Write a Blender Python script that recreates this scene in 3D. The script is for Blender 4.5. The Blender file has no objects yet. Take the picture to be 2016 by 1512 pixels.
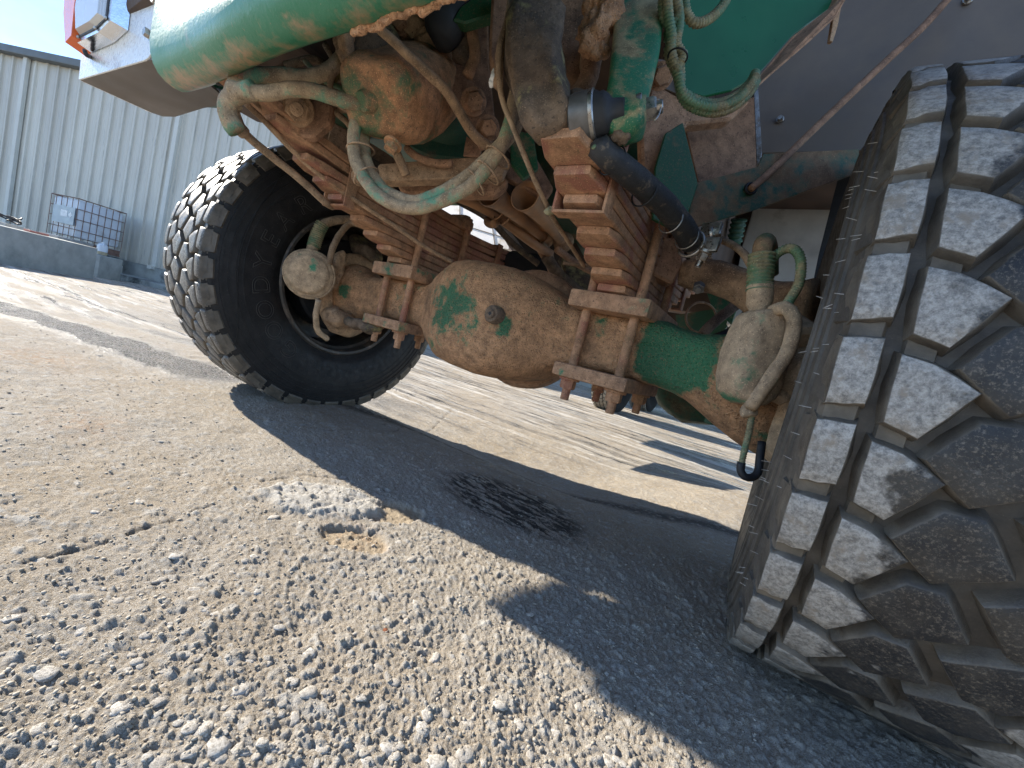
import bpy, bmesh, math, random
import numpy as np
from mathutils import Vector, Matrix
random.seed(7); RNG = np.random.default_rng(7)
sc = bpy.context.scene; col = sc.collection
R_ = math.radians
# ------------------------------------------------------------------ camera
AX = np.array([[0.8062697, 0.5410702, 0.2391071], [0.2479123, 0.0579295, -0.9670489], [-0.5370927, 0.8389798, -0.0874312]])
CAM = np.array([0.825894, -1.134191, 0.458099]); FPX = 816.263      # focal length in pixels of a 2016 px wide picture
cd = bpy.data.cameras.new('camera'); cam = bpy.data.objects.new('camera', cd); col.objects.link(cam)
cd.sensor_width = 36; cd.lens = 36 * FPX / 2016; cd.clip_start = 0.02; cd.clip_end = 6000
m = Matrix.Identity(4)
for i in range(3):
    m[i][0] = AX[0][i]; m[i][1] = -AX[1][i]; m[i][2] = -AX[2][i]; m[i][3] = CAM[i]
cam.matrix_world = m; sc.camera = cam
# ------------------------------------------------------------------ world, sun, exposure
KX, KY = 1.9, 0.3                                                    # a metre of height throws its shadow this far in x and y
sun_el = math.atan(1 / math.hypot(KX, KY)); sun_az = math.atan2(-KX, -KY)   # direction towards the sun, clockwise from +Y
w = bpy.data.worlds.new('World'); sc.world = w; w.use_nodes = True
nt = w.node_tree; bg = nt.nodes['Background']
sky = nt.nodes.new('ShaderNodeTexSky'); sky.sky_type = 'NISHITA'; sky.sun_disc = False
sky.sun_elevation = sun_el; sky.sun_rotation = sun_az; sky.air_density = 0.65; sky.dust_density = 0.0; sky.ozone_density = 1.9
# thin cirrus streaks mixed into the sky
tc = nt.nodes.new('ShaderNodeTexCoord'); mp = nt.nodes.new('ShaderNodeMapping'); mp.inputs['Scale'].default_value = (1.2, 5, 9); mp.inputs['Rotation'].default_value = (0.5, 0.4, 0.5)
cn = nt.nodes.new('ShaderNodeTexNoise'); cn.inputs['Scale'].default_value = 2.2; cn.inputs['Detail'].default_value = 7; cn.inputs['Roughness'].default_value = 0.6
cr = nt.nodes.new('ShaderNodeMapRange'); cr.inputs[1].default_value = 0.45; cr.inputs[2].default_value = 0.8; cr.inputs[4].default_value = 0.07
mx = nt.nodes.new('ShaderNodeMix'); mx.data_type = 'RGBA'; mx.inputs[7].default_value = (7, 7.6, 8.6, 1)
nt.links.new(tc.outputs['Generated'], mp.inputs[0]); nt.links.new(mp.outputs[0], cn.inputs[0]); nt.links.new(cn.outputs[0], cr.inputs[0])
nt.links.new(cr.outputs[0], mx.inputs[0]); nt.links.new(sky.outputs[0], mx.inputs[6]); nt.links.new(mx.outputs[2], bg.inputs[0])
bg.inputs[1].default_value = 0.145
sl = bpy.data.lights.new('sun', 'SUN'); sl.energy = 4.2; sl.angle = R_(0.55); sl.color = (1, 0.93, 0.82)
so = bpy.data.objects.new('sun', sl); col.objects.link(so)
so.rotation_euler = Vector((-KX, -KY, 1)).to_track_quat('Z', 'Y').to_euler()
sc.view_settings.view_transform = 'Standard'; sc.view_settings.look = 'None'; sc.view_settings.gamma = 1
sc.view_settings.exposure = 1.33
try: sc.view_settings.use_curve_mapping = False
except Exception: pass
sc.render.engine = 'CYCLES'; sc.cycles.max_bounces = 8; sc.cycles.diffuse_bounces = 5

# ------------------------------------------------------------------ helpers
def at(px, py, **k):
    """point of the place seen at photograph pixel px,py on the plane x=, y= or z=, or at depth d="""
    d = np.array([(px - 1008) / FPX, (py - 756) / FPX, 1.0]) @ AX
    (a, v), = k.items()
    t = v if a == 'd' else (v - CAM['xyz'.index(a)]) / d['xyz'.index(a)]
    return Vector(CAM + d * t)
def depth(p): return float((np.array(p) - CAM) @ AX[2])
def meta(o, label=None, cat=None, group=None, kind=None):
    if label: o['label'] = label
    if cat: o['category'] = cat
    if group: o['group'] = group
    if kind: o['kind'] = kind
    return o
def empty(name, loc=(0, 0, 0)):
    o = bpy.data.objects.new(name, None); o.location = loc; o.empty_display_size = .1; col.objects.link(o); return o
def link(name, me, mat=None, parent=None, smooth=False):
    if mat is not None and not me.materials: me.materials.append(mat)
    if smooth: me.shade_smooth()
    o = bpy.data.objects.new(name, me); col.objects.link(o); o.parent = parent; return o
def obj(name, bm, mat, parent=None, smooth=False, kind=None, label=None, autos=None):
    me = bpy.data.meshes.new(name); bmesh.ops.recalc_face_normals(bm, faces=bm.faces); bm.to_mesh(me); bm.free()
    if autos is not None:
        me.shade_smooth(); me.set_sharp_from_angle(angle=R_(autos))
    o = link(name, me, mat, parent, smooth)
    if kind: o['kind'] = kind
    if label: o['label'] = label
    return o
def frame(z, x=None):
    z = Vector(z).normalized(); h = Vector(x) if x is not None else (Vector((0, 0, 1)) if abs(z.z) < .9 else Vector((0, 1, 0)))
    y = z.cross(h).normalized(); x = y.cross(z).normalized()
    return x, y, z
def box(bm, c, ax, size, bevel=0.0):
    """box centred at c with axes ax (3 vectors) and full sizes"""
    nb = bmesh.new(); bmesh.ops.create_cube(nb, size=1)
    for v in nb.verts: v.co = Vector((v.co.x * size[0], v.co.y * size[1], v.co.z * size[2]))
    if bevel: bmesh.ops.bevel(nb, geom=nb.edges[:], offset=bevel, segments=2, affect='EDGES', profile=.6)
    for v in nb.verts: v.co = Vector(c) + Vector(ax[0]) * v.co.x + Vector(ax[1]) * v.co.y + Vector(ax[2]) * v.co.z
    me = bpy.data.meshes.new('t'); nb.to_mesh(me); nb.free(); bm.from_mesh(me); bpy.data.meshes.remove(me)
XYZ = (Vector((1, 0, 0)), Vector((0, 1, 0)), Vector((0, 0, 1)))
def cyl(bm, a, b, r, r2=None, n=20, bevel=0.0):
    a = Vector(a); b = Vector(b); r2 = r if r2 is None else r2
    x, y, z = frame(b - a); L = (b - a).length
    prof = [(0, 0), (r - bevel, 0), (r, bevel), (r2, L - bevel), (r2 - bevel, L), (0, L)] if bevel else [(0, 0), (r, 0), (r2, L), (0, L)]
    rings = []
    for rr, h in prof:
        if rr <= 0: rings.append([bm.verts.new(a + z * h)]); continue
        rings.append([bm.verts.new(a + z * h + (x * math.cos(t) + y * math.sin(t)) * rr) for t in (2 * math.pi * i / n for i in range(n))])
    skin(bm, rings)
def skin(bm, rings, closed=True):
    for A, B in zip(rings, rings[1:]):
        if len(A) == 1 and len(B) == 1: continue
        n = max(len(A), len(B))
        for i in range(n if closed else n - 1):
            j = (i + 1) % n
            if len(A) == 1: bm.faces.new((A[0], B[j], B[i]))
            elif len(B) == 1: bm.faces.new((A[i], A[j], B[0]))
            else: bm.faces.new((A[i], A[j], B[j], B[i]))
def spline(pts, step=.01):
    P = [Vector(p) for p in pts]; P = [P[0] * 2 - P[1]] + P + [P[-1] * 2 - P[-2]]; out = []
    for i in range(1, len(P) - 2):
        n = max(2, int((P[i + 1] - P[i]).length / step))
        for k in range(n):
            t = k / n; a, b, c, d = P[i - 1], P[i], P[i + 1], P[i + 2]
            out.append(.5 * ((2 * b) + (c - a) * t + (2 * a - 5 * b + 4 * c - d) * t * t + (3 * b - a - 3 * c + d) * t ** 3))
    out.append(P[-2]); return out
def tube(name, pts, r, mat, parent=None, n=12, step=.01, rough=0.0, corr=0, flat=None, label=None, seed=0):
    """swept pipe; rough = lumpiness, corr = corrugation pitch, r may be a function of 0..1"""
    c = spline(pts, step if not corr else min(step, corr / 4)); rr = random.Random(seed + len(c)); bm = bmesh.new(); rings = []
    T = None; x = None; s = 0
    off = [rr.uniform(0, 6) for _ in range(6)]
    for i, p in enumerate(c):
        t = (c[min(i + 1, len(c) - 1)] - c[max(i - 1, 0)]).normalized()
        if x is None: x, y, _ = frame(t)
        x = (x - t * x.dot(t)).normalized(); y = t.cross(x)
        if i: s += (p - c[i - 1]).length
        R = r(i / (len(c) - 1)) if callable(r) else r
        if corr: R *= 1 + .10 * (1 if (s / corr) % 1 < .5 else -1)
        ring = []
        for k in range(n):
            a = 2 * math.pi * k / n
            q = R * (1 + rough * (math.sin(s * 61 + a * 2 + off[0]) * math.sin(s * 37 + a + off[1]) + rr.uniform(-.35, .35)))
            ring.append(bm.verts.new(p + (x * math.cos(a) + y * math.sin(a)) * q))
        rings.append(ring)
    rings = [[bm.verts.new(c[0])]] + rings + [[bm.verts.new(c[-1])]]
    skin(bm, rings)
    o = obj(name, bm, mat, parent, smooth=True)
    if label: o['label'] = label
    return o
def plate(bm, pts, thick, bevel=0.0, hole=None):
    """flat sheet through 3-D points, given a real thickness away from the first side"""
    P = [Vector(p) for p in pts]; nrm = Vector((0, 0, 0))
    for i in range(len(P)): nrm += P[i].cross(P[(i + 1) % len(P)])
    nrm.normalize(); c = sum(P, Vector()) / len(P)
    if nrm.dot(Vector(CAM) - c) > 0: nrm = -nrm
    nb = bmesh.new(); A = [nb.verts.new(p) for p in P]; B = [nb.verts.new(p + nrm * thick) for p in P]
    nb.faces.new(A); nb.faces.new(B[::-1])
    for i in range(len(P)):
        j = (i + 1) % len(P); nb.faces.new((A[i], B[i], B[j], A[j]))
    bmesh.ops.recalc_face_normals(nb, faces=nb.faces)
    if bevel: bmesh.ops.bevel(nb, geom=nb.edges[:], offset=bevel, segments=1, affect='EDGES')
    me = bpy.data.meshes.new('t'); nb.to_mesh(me); nb.free(); bm.from_mesh(me); bpy.data.meshes.remove(me)
def pplate(name, pix, thick, mat, parent, bevel=.001, label=None, **k):
    bm = bmesh.new(); plate(bm, [at(px, py, **k) for px, py in pix], thick, bevel)
    return obj(name, bm, mat, parent, label=label)
def loft(bm, st, n=28, cap=True):
    """st: (centre, xaxis, yaxis, hx, hy, exponent)"""
    rings = []
    for c, ax, ay, hx, hy, e in st:
        c = Vector(c); ax = Vector(ax); ay = Vector(ay); ring = []
        for k in range(n):
            a = 2 * math.pi * k / n; ca, sa = math.cos(a), math.sin(a)
            ring.append(bm.verts.new(c + ax * hx * math.copysign(abs(ca) ** (2 / e), ca) + ay * hy * math.copysign(abs(sa) ** (2 / e), sa)))
        rings.append(ring)
    if cap: rings = [[bm.verts.new(st[0][0])]] + rings + [[bm.verts.new(st[-1][0])]]
    skin(bm, rings)
def bolt(name, p, d, r, h, mat, parent, washer=True, stud=0.0, n=6, r0=0.0):
    """hex head (or nut with a stud) standing on p along d"""
    bm = bmesh.new(); x, y, z = frame(d); p = Vector(p)
    if washer: cyl(bm, p - z * .002, p + z * h * .25, r * 1.35, n=20, bevel=r * .08)
    rings = []; s = h * .2
    for rr, t in ((0, s), (r, s), (r, h * .85), (r * .86, h), (0, h)):
        rings.append([bm.verts.new(p + z * t)] if rr == 0 else [bm.verts.new(p + z * t + (x * math.cos(a + r0) + y * math.sin(a + r0)) * rr) for a in (math.pi * 2 * i / n for i in range(n))])
    skin(bm, rings)
    if stud: cyl(bm, p + z * h * .9, p + z * (h + stud), r * .55, n=16, bevel=r * .08)
    return obj(name, bm, mat, parent, autos=35)
def rough_up(o, amp, scale, seed=0, cuts=0):
    """knock a mesh out of true: crusted mud, cast skin"""
    from mathutils import noise
    me = o.data
    if cuts:
        bm = bmesh.new(); bm.from_mesh(me); bmesh.ops.subdivide_edges(bm, edges=bm.edges[:], cuts=cuts, use_grid_fill=True); bm.to_mesh(me); bm.free()
    nn = [v.normal.copy() for v in me.vertices]
    for v, q in zip(me.vertices, nn):
        p = v.co * scale + Vector((seed, 0, 0)); v.co += q * amp * noise.fractal(p, 1.0, 2.0, 4)
    return o

# ------------------------------------------------------------------ materials
class N:
    def __init__(s, name):
        s.m = bpy.data.materials.new(name); s.m.use_nodes = True; s.t = s.m.node_tree; s.b = s.t.nodes['Principled BSDF']
        s.co = s.t.nodes.new('ShaderNodeTexCoord').outputs['Object']
    def n(s, kind, **k):
        q = s.t.nodes.new('ShaderNode' + kind)
        for a, b in k.items():
            if a in q.inputs: s.set(q.inputs[a], b)
            else: setattr(q, a, b)
        return q
    def set(s, i, v):
        if isinstance(v, bpy.types.NodeSocket): s.t.links.new(v, i)
        else: i.default_value = v if not (isinstance(v, tuple) and len(v) == 3 and len(i.default_value) == 4) else (*v, 1)
    def noise(s, sc_, det=4, ro=.55, vec=None, dist=0.0):
        q = s.n('TexNoise', Scale=float(sc_), Detail=float(det), Roughness=ro, Distortion=dist); s.set(q.inputs['Vector'], vec or s.co); return q.outputs['Fac']
    def vor(s, sc_, feat='F1', vec=None):
        q = s.n('TexVoronoi', feature=feat, Scale=float(sc_)); s.set(q.inputs['Vector'], vec or s.co); return q
    def rng(s, v, a, b, c=0.0, d=1.0):
        q = s.n('MapRange'); s.set(q.inputs[0], v)
        for i, x in enumerate((a, b, c, d)): q.inputs[i + 1].default_value = x
        return q.outputs[0]
    def mix(s, f, a, b):
        q = s.n('Mix', data_type='RGBA'); s.set(q.inputs[0], f); s.set(q.inputs[6], a); s.set(q.inputs[7], b); return q.outputs[2]
    def math(s, op, a, b=0.0):
        q = s.n('Math', operation=op); s.set(q.inputs[0], a); s.set(q.inputs[1], b); return q.outputs[0]
    def bump(s, h, dist, st=1.0, nrm=None):
        q = s.n('Bump', Strength=st, Distance=dist); s.set(q.inputs['Height'], h)
        if nrm: s.set(q.inputs['Normal'], nrm)
        return q.outputs[0]
    def stretch(s, x, y, z):
        q = s.n('Mapping'); s.set(q.inputs[0], s.co); q.inputs['Scale'].default_value = (x, y, z); return q.outputs[0]
    def attr(s, name): return s.n('Attribute', attribute_name=name).outputs['Fac']
    def out(s, color=None, rough=None, nrm=None, metal=None, spec=None):
        if color is not None: s.set(s.b.inputs['Base Color'], color)
        if rough is not None: s.set(s.b.inputs['Roughness'], rough)
        if nrm is not None: s.set(s.b.inputs['Normal'], nrm)
        if metal is not None: s.set(s.b.inputs['Metallic'], metal)
        if spec is not None: s.set(s.b.inputs['Specular IOR Level'], spec)
        return s.m
GREEN = (.012, .15, .075)
def dirty(name, dust=(.30, .19, .12), dark=(.10, .062, .04), paint=None, amt=.5, psc=9, darkamt=.35, grit=1.0, pebble=0.0, attr=None, tint=None, speck=.8):
    """painted or bare steel under dried mud: dust, dark oily patches, paint showing through"""
    k = N(name)
    big = k.noise(7, 5, .6); mid = k.noise(38, 5, .65); fine = k.noise(260, 4, .7)
    d2 = tuple(c * 1.35 for c in dust); c = k.mix(k.rng(mid, .3, .7), tuple(x * .52 for x in dust), d2)
    if tint: c = k.mix(k.rng(k.noise(13, 3), .5, .62), c, tint)
    c = k.mix(k.rng(big, .62 - .3 * darkamt, .8 - .3 * darkamt), c, dark)
    if paint:
        pn = k.math('ADD', k.noise(psc, 6, .68), k.math('MULTIPLY', k.math('SUBTRACT', mid, .5), .35))
        if attr: pn = k.math('ADD', pn, k.math('MULTIPLY', k.attr(attr), .6))
        pm = k.rng(pn, .69 - .35 * amt, .80 - .35 * amt)
        pm2 = k.math('MULTIPLY', pm, k.rng(fine, .22, .42))
        c = k.mix(pm2, c, k.mix(k.rng(k.noise(4, 2), .35, .65), paint, tuple(x * .6 for x in paint)))
    else: pm2 = None
    c = k.mix(k.math('MULTIPLY', k.rng(k.noise(420, 2, .5), .60, .72), 1.0 if pm2 is None else k.rng(pm2, 0, 1, 1, .25)), c, tuple(min(1, x * 1.7) for x in dust))
    c = k.mix(k.math('MULTIPLY', k.rng(k.noise(150, 3, .6), .60, .68), speck), c, dark)
    h = k.math('ADD', k.math('MULTIPLY', k.noise(55, 6, .7), 1.0), k.math('MULTIPLY', fine, .35))
    if pebble: h = k.math('ADD', h, k.math('MULTIPLY', k.rng(k.vor(160).outputs['Distance'], 0, .45, 1, 0), .35 * pebble))
    return k.out(c, .88 if pm2 is None else k.rng(pm2, 0, 1, .9, .5), k.bump(h, .0035 * grit, .9))
M = {}
M['dirt'] = dirty('dried_mud_on_steel', dust=(.42, .27, .16), dark=(.14, .085, .05), grit=1.5)
M['dirt2'] = dirty('red_brown_mud', dust=(.38, .215, .125), dark=(.09, .05, .03), darkamt=.3)
M['housing'] = dirty('axle_casting', dust=(.46, .25, .125), dark=(.17, .10, .055), paint=(.035, .17, .075), amt=.46, psc=13, darkamt=.25, grit=2.4, pebble=1.4, attr='paint')
M['leaf'] = dirty('spring_steel_rust', dust=(.41, .225, .125), dark=(.17, .11, .055), tint=(.31, .13, .085), darkamt=.25, grit=.7)
M['gear'] = dirty('gearbox_rusty_orange', dust=(.56, .29, .145), dark=(.15, .11, .07), paint=(.10, .20, .09), amt=.45, psc=7, grit=1.2)
M['hose'] = dirty('hose_overspray', dust=(.40, .29, .18), dark=(.18, .13, .08), paint=(.14, .33, .20), amt=.52, psc=11, darkamt=.3, grit=1.0)
M['hose2'] = dirty('hose_muddy', dust=(.33, .225, .14), dark=(.11, .07, .045), grit=.7)
M['conduit'] = dirty('conduit_sage', dust=(.30, .26, .15), dark=(.11, .11, .06), paint=(.13, .24, .13), amt=.7, psc=20, darkamt=.15, grit=.4)
M['darkmud'] = dirty('oily_mud', dust=(.19, .13, .085), dark=(.055, .045, .035), paint=(.42, .34, .13), amt=.42, psc=7, darkamt=.6, grit=2.2)
M['brown'] = dirty('brown_frame_paint', dust=(.29, .165, .10), dark=(.10, .055, .038), darkamt=.3, grit=.5)
M['dkgreen'] = dirty('dark_green_engine', dust=(.15, .12, .07), dark=(.04, .045, .03), paint=(.02, .09, .05), amt=.9, psc=5, grit=.6)
M['greenplate'] = dirty('green_bracket_paint', dust=(.28, .18, .10), dark=(.10, .06, .035), paint=(.016, .11, .042), amt=.95, psc=6, darkamt=.1, grit=.3)
M['pitman'] = dirty('green_arm_scuffed', dust=(.38, .31, .17), dark=(.13, .11, .07), paint=(.02, .2, .09), amt=.7, psc=9, darkamt=.2, grit=.3, speck=.2)
M['chamber'] = dirty('chamber_dust', dust=(.46, .33, .21), dark=(.2, .14, .09), paint=(.03, .22, .11), amt=.16, psc=9, darkamt=.15, grit=1, attr='paint')
M['clod'] = dirty('dried_clay', dust=(.55, .30, .16), dark=(.2, .10, .05), darkamt=.1, grit=2, pebble=1)
def bumper_mat():
    k = N('green_bumper_paint'); b = k.noise(6, 5, .6)
    sep = k.n('SeparateXYZ'); k.set(sep.inputs[0], k.co)
    c = k.mix(k.rng(b, .35, .65), (.015, .18, .085), (.04, .22, .12))
    z = k.math('ADD', sep.outputs[2], k.math('MULTIPLY', k.math('SUBTRACT', k.noise(14, 6, .7), .5), .10))
    mud = k.math('MULTIPLY', k.rng(z, .916, .893), k.rng(k.noise(30, 5, .7), .3, .5))
    c = k.mix(mud, c, (.38, .25, .14))
    c = k.mix(k.rng(k.noise(60, 6, .7), .64, .72), c, (.30, .26, .16))
    c = k.mix(k.math('MULTIPLY', k.rng(k.noise(9, 6, .65), .60, .72), .6), c, (.34, .22, .13))
    return k.out(c, k.rng(b, .3, .7, .28, .5), k.bump(k.noise(90, 5, .65), .0016, .7))
M['bumper'] = bumper_mat()
def simple(name, colr, rough=.5, metal=0.0, var=.25, sc_=30, bump=.0006, spec=.5, dustc=None, dusta=.0):
    k = N(name); c = k.mix(k.rng(k.noise(sc_, 5, .6), .3, .7), tuple(x * (1 - var) for x in colr), tuple(min(1, x * (1 + var)) for x in colr))
    if dustc: c = k.mix(k.rng(k.noise(sc_ * .4, 6, .65), .62 - dusta * .3, .75 - dusta * .3), c, dustc)
    return k.out(c, k.rng(k.noise(sc_ * 2, 3), .3, .7, max(.05, rough - .12), min(1, rough + .12)), k.bump(k.noise(sc_ * 6, 4), bump, .6), metal, spec)
M['steel'] = simple('zinc_steel', (.42, .40, .37), .35, .9, .3, 60, dustc=(.28, .22, .16), dusta=.35)
M['capsteel'] = simple('ball_joint_steel', (.16, .155, .15), .45, .6, .2, 60)
M['rubber'] = simple('black_rubber', (.022, .023, .026), .6, 0, .2, 40)
M['drag'] = simple('black_sleeve', (.028, .028, .029), .55, 0, .3, 90, bump=.002, dustc=(.20, .15, .10), dusta=.22)
M['alu'] = simple('brushed_aluminium', (.66, .63, .58), .42, .35, .12, 12, dustc=(.35, .31, .26), dusta=.1)
M['aluw'] = simple('pale_sheet', (.62, .59, .56), .55, .2, .12, 9, dustc=(.45, .38, .30), dusta=.2)
M['white'] = simple('white_bumper_paint', (.75, .76, .74), .3, 0, .06, 40, dustc=(.45, .42, .38), dusta=.12)
M['chrome'] = simple('chrome', (.75, .77, .8), .12, 1, .08, 30)
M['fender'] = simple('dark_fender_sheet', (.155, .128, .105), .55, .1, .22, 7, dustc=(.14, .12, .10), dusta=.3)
M['orange'] = simple('amber_lens', (.75, .13, .02), .15, 0, .1, 30)
M['teal'] = simple('teal_paint', (.01, .32, .26), .35, 0, .15, 8)
M['teallt'] = simple('green_truck_paint', (.02, .38, .22), .35, 0, .15, 8)
M['black'] = simple('black_part', (.012, .012, .013), .6)
M['rim'] = simple('steel_rim', (.14, .13, .115), .5, .3, .3, 20, dustc=(.2, .15, .11), dusta=.4)
M['rimd'] = simple('dark_rim', (.06, .052, .045), .55, .2, .3, 20, dustc=(.2, .15, .11), dusta=.3)
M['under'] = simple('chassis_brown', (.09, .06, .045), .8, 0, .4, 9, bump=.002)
# tyre rubber: worn dusty tread faces, cleaner black scuffs
def tread_mat(name, close):
    k = N(name)
    rnd = k.n('ObjectInfo').outputs['Random']; va_ = k.n('VectorMath', operation='ADD'); cb = k.n('CombineXYZ')
    k.set(cb.inputs[0], k.math('MULTIPLY', rnd, 37.0)); k.set(cb.inputs[1], k.math('MULTIPLY', rnd, 91.0)); k.set(va_.inputs[0], k.co); k.set(va_.inputs[1], cb.outputs[0]); k.co = va_.outputs[0]
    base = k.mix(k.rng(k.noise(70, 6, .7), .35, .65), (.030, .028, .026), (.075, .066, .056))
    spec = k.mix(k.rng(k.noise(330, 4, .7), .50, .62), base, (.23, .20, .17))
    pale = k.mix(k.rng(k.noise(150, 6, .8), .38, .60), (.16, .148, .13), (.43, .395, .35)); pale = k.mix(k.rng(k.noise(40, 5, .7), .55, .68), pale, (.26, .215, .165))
    a = k.attr('face')                                              # 1 on the running face, 0 on the block sides
    if close:
        loc = k.n('ObjectInfo').outputs['Random']
        n1 = k.math('ADD', k.noise(17, 5, .6), k.math('MULTIPLY', k.math('SUBTRACT', k.attr('row'), .5), .55))
        ms = k.rng(k.math('ADD', n1, k.math('MULTIPLY', k.math('SUBTRACT', rnd, .5), .10)), .42, .50, 0, 1)
        face = k.mix(ms, k.mix(k.rng(k.noise(260, 5, .8), .52, .64), k.mix(k.rng(k.noise(20, 4), .4, .6), (.018, .018, .019), (.045, .04, .034)), (.15, .125, .095)), pale)
    else: face = k.mix(k.rng(k.noise(15, 4), .45, .6), spec, k.mix(k.rng(k.noise(150, 6, .7), .42, .6), (.03, .03, .032), (.20, .195, .185)))
    side = k.mix(k.rng(k.noise(25, 5, .6), .35, .68), (.06, .051, .041), (.15, .125, .095))
    c = k.mix(a, side, face)
    h = k.math('ADD', k.noise(300, 5, .7), k.math('MULTIPLY', k.noise(60, 5, .65), .8))
    return k.out(c, k.rng(k.noise(45, 4), .35, .65, .34, .62), k.bump(h, .0013, .8), spec=.5)
M['tread'] = tread_mat('tread_rubber', False); M['treadc'] = tread_mat('tread_rubber_dusty', True)
def side_mat(name, c0, c1):
    k = N(name)
    c = k.mix(k.rng(k.noise(18, 6, .65), .35, .68), c0, c1)
    c = k.mix(k.rng(k.noise(380, 3, .7), .66, .72), c, (.16, .13, .10))
    v = k.vor(9, 'DISTANCE_TO_EDGE')
    return k.out(c, k.rng(k.noise(50, 4), .35, .65, .4, .65), k.bump(k.math('ADD', k.noise(200, 4, .6), k.math('MULTIPLY', k.noise(25, 4), 1.5)), .0012, .6), spec=.22)
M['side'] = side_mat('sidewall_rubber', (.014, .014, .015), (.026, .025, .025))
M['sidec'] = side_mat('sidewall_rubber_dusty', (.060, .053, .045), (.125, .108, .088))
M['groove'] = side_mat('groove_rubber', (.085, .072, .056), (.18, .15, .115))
M['hair'] = simple('rubber_hair', (.45, .42, .38), .5); M['crk'] = simple('crack_line', (.006, .006, .006), .7)
M['letter'] = simple('moulded_letter_edge', (.05, .046, .042), .75)

# ------------------------------------------------------------------ ground
def hsh(i, j, s):
    with np.errstate(over='ignore'):
        h = (i.astype(np.int64) * 374761393 + j.astype(np.int64) * 668265263 + s * 1274126177) & 0x7fffffff
        h = ((h ^ (h >> 13)) * 1274126177) & 0x7fffffff; h = (h ^ (h >> 16)) & 0xffffff
    return h / float(0xffffff)
def vnoise(x, y, s=0):
    i = np.floor(x); j = np.floor(y); u = x - i; v = y - j; u = u * u * (3 - 2 * u); v = v * v * (3 - 2 * v)
    a, b, c, d = hsh(i, j, s), hsh(i + 1, j, s), hsh(i, j + 1, s), hsh(i + 1, j + 1, s)
    return (a * (1 - u) + b * u) * (1 - v) + (c * (1 - u) + d * u) * v
def fbm(x, y, o=4, s=0):
    r = 0; a = .5
    for k in range(o): r = r + a * vnoise(x * 2 ** k, y * 2 ** k, s + k * 17); a *= .5
    return r / (1 - .5 ** o)
def worley(x, y, s=0):
    i0 = np.floor(x); j0 = np.floor(y); f1 = np.full(x.shape, 9.); idd = np.zeros(x.shape)
    for di in (-1, 0, 1):
        for dj in (-1, 0, 1):
            i = i0 + di; j = j0 + dj; px = i + hsh(i, j, s); py = j + hsh(i, j, s + 7)
            an = hsh(i, j, s + 11) * 3.1416; st = 1 + 1.1 * hsh(i, j, s + 13)
            dx = x - px; dy = y - py; ca = np.cos(an); sa = np.sin(an)
            d = np.hypot((dx * ca + dy * sa) / st ** .5, (-dx * sa + dy * ca) * st ** .5)
            m_ = d < f1; f1 = np.where(m_, d, f1); idd = np.where(m_, hsh(i, j, s + 3), idd)
    return f1, idd
def sst(a, b, x):
    t = np.clip((x - a) / (b - a), 0, 1); return t * t * (3 - 2 * t)
def ground_base(x, y):
    x = np.asarray(x, float); y = np.asarray(y, float)
    dip = -.115 * sst(.08, .62, y) * (1 - .8 * sst(.0, .85, x) * (1 - sst(1.2, 2.4, y)))
    left = -.026 * np.clip(-x - 1.6, 0, 14) * sst(-1.6, -3, x)
    return np.minimum(dip, 0) * (1 - sst(-2, -5, x)) + left
PATCH = at(640, 985, z=0); PIT = at(770, 1010, z=0); PIT2 = at(700, 1060, z=0)
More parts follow.
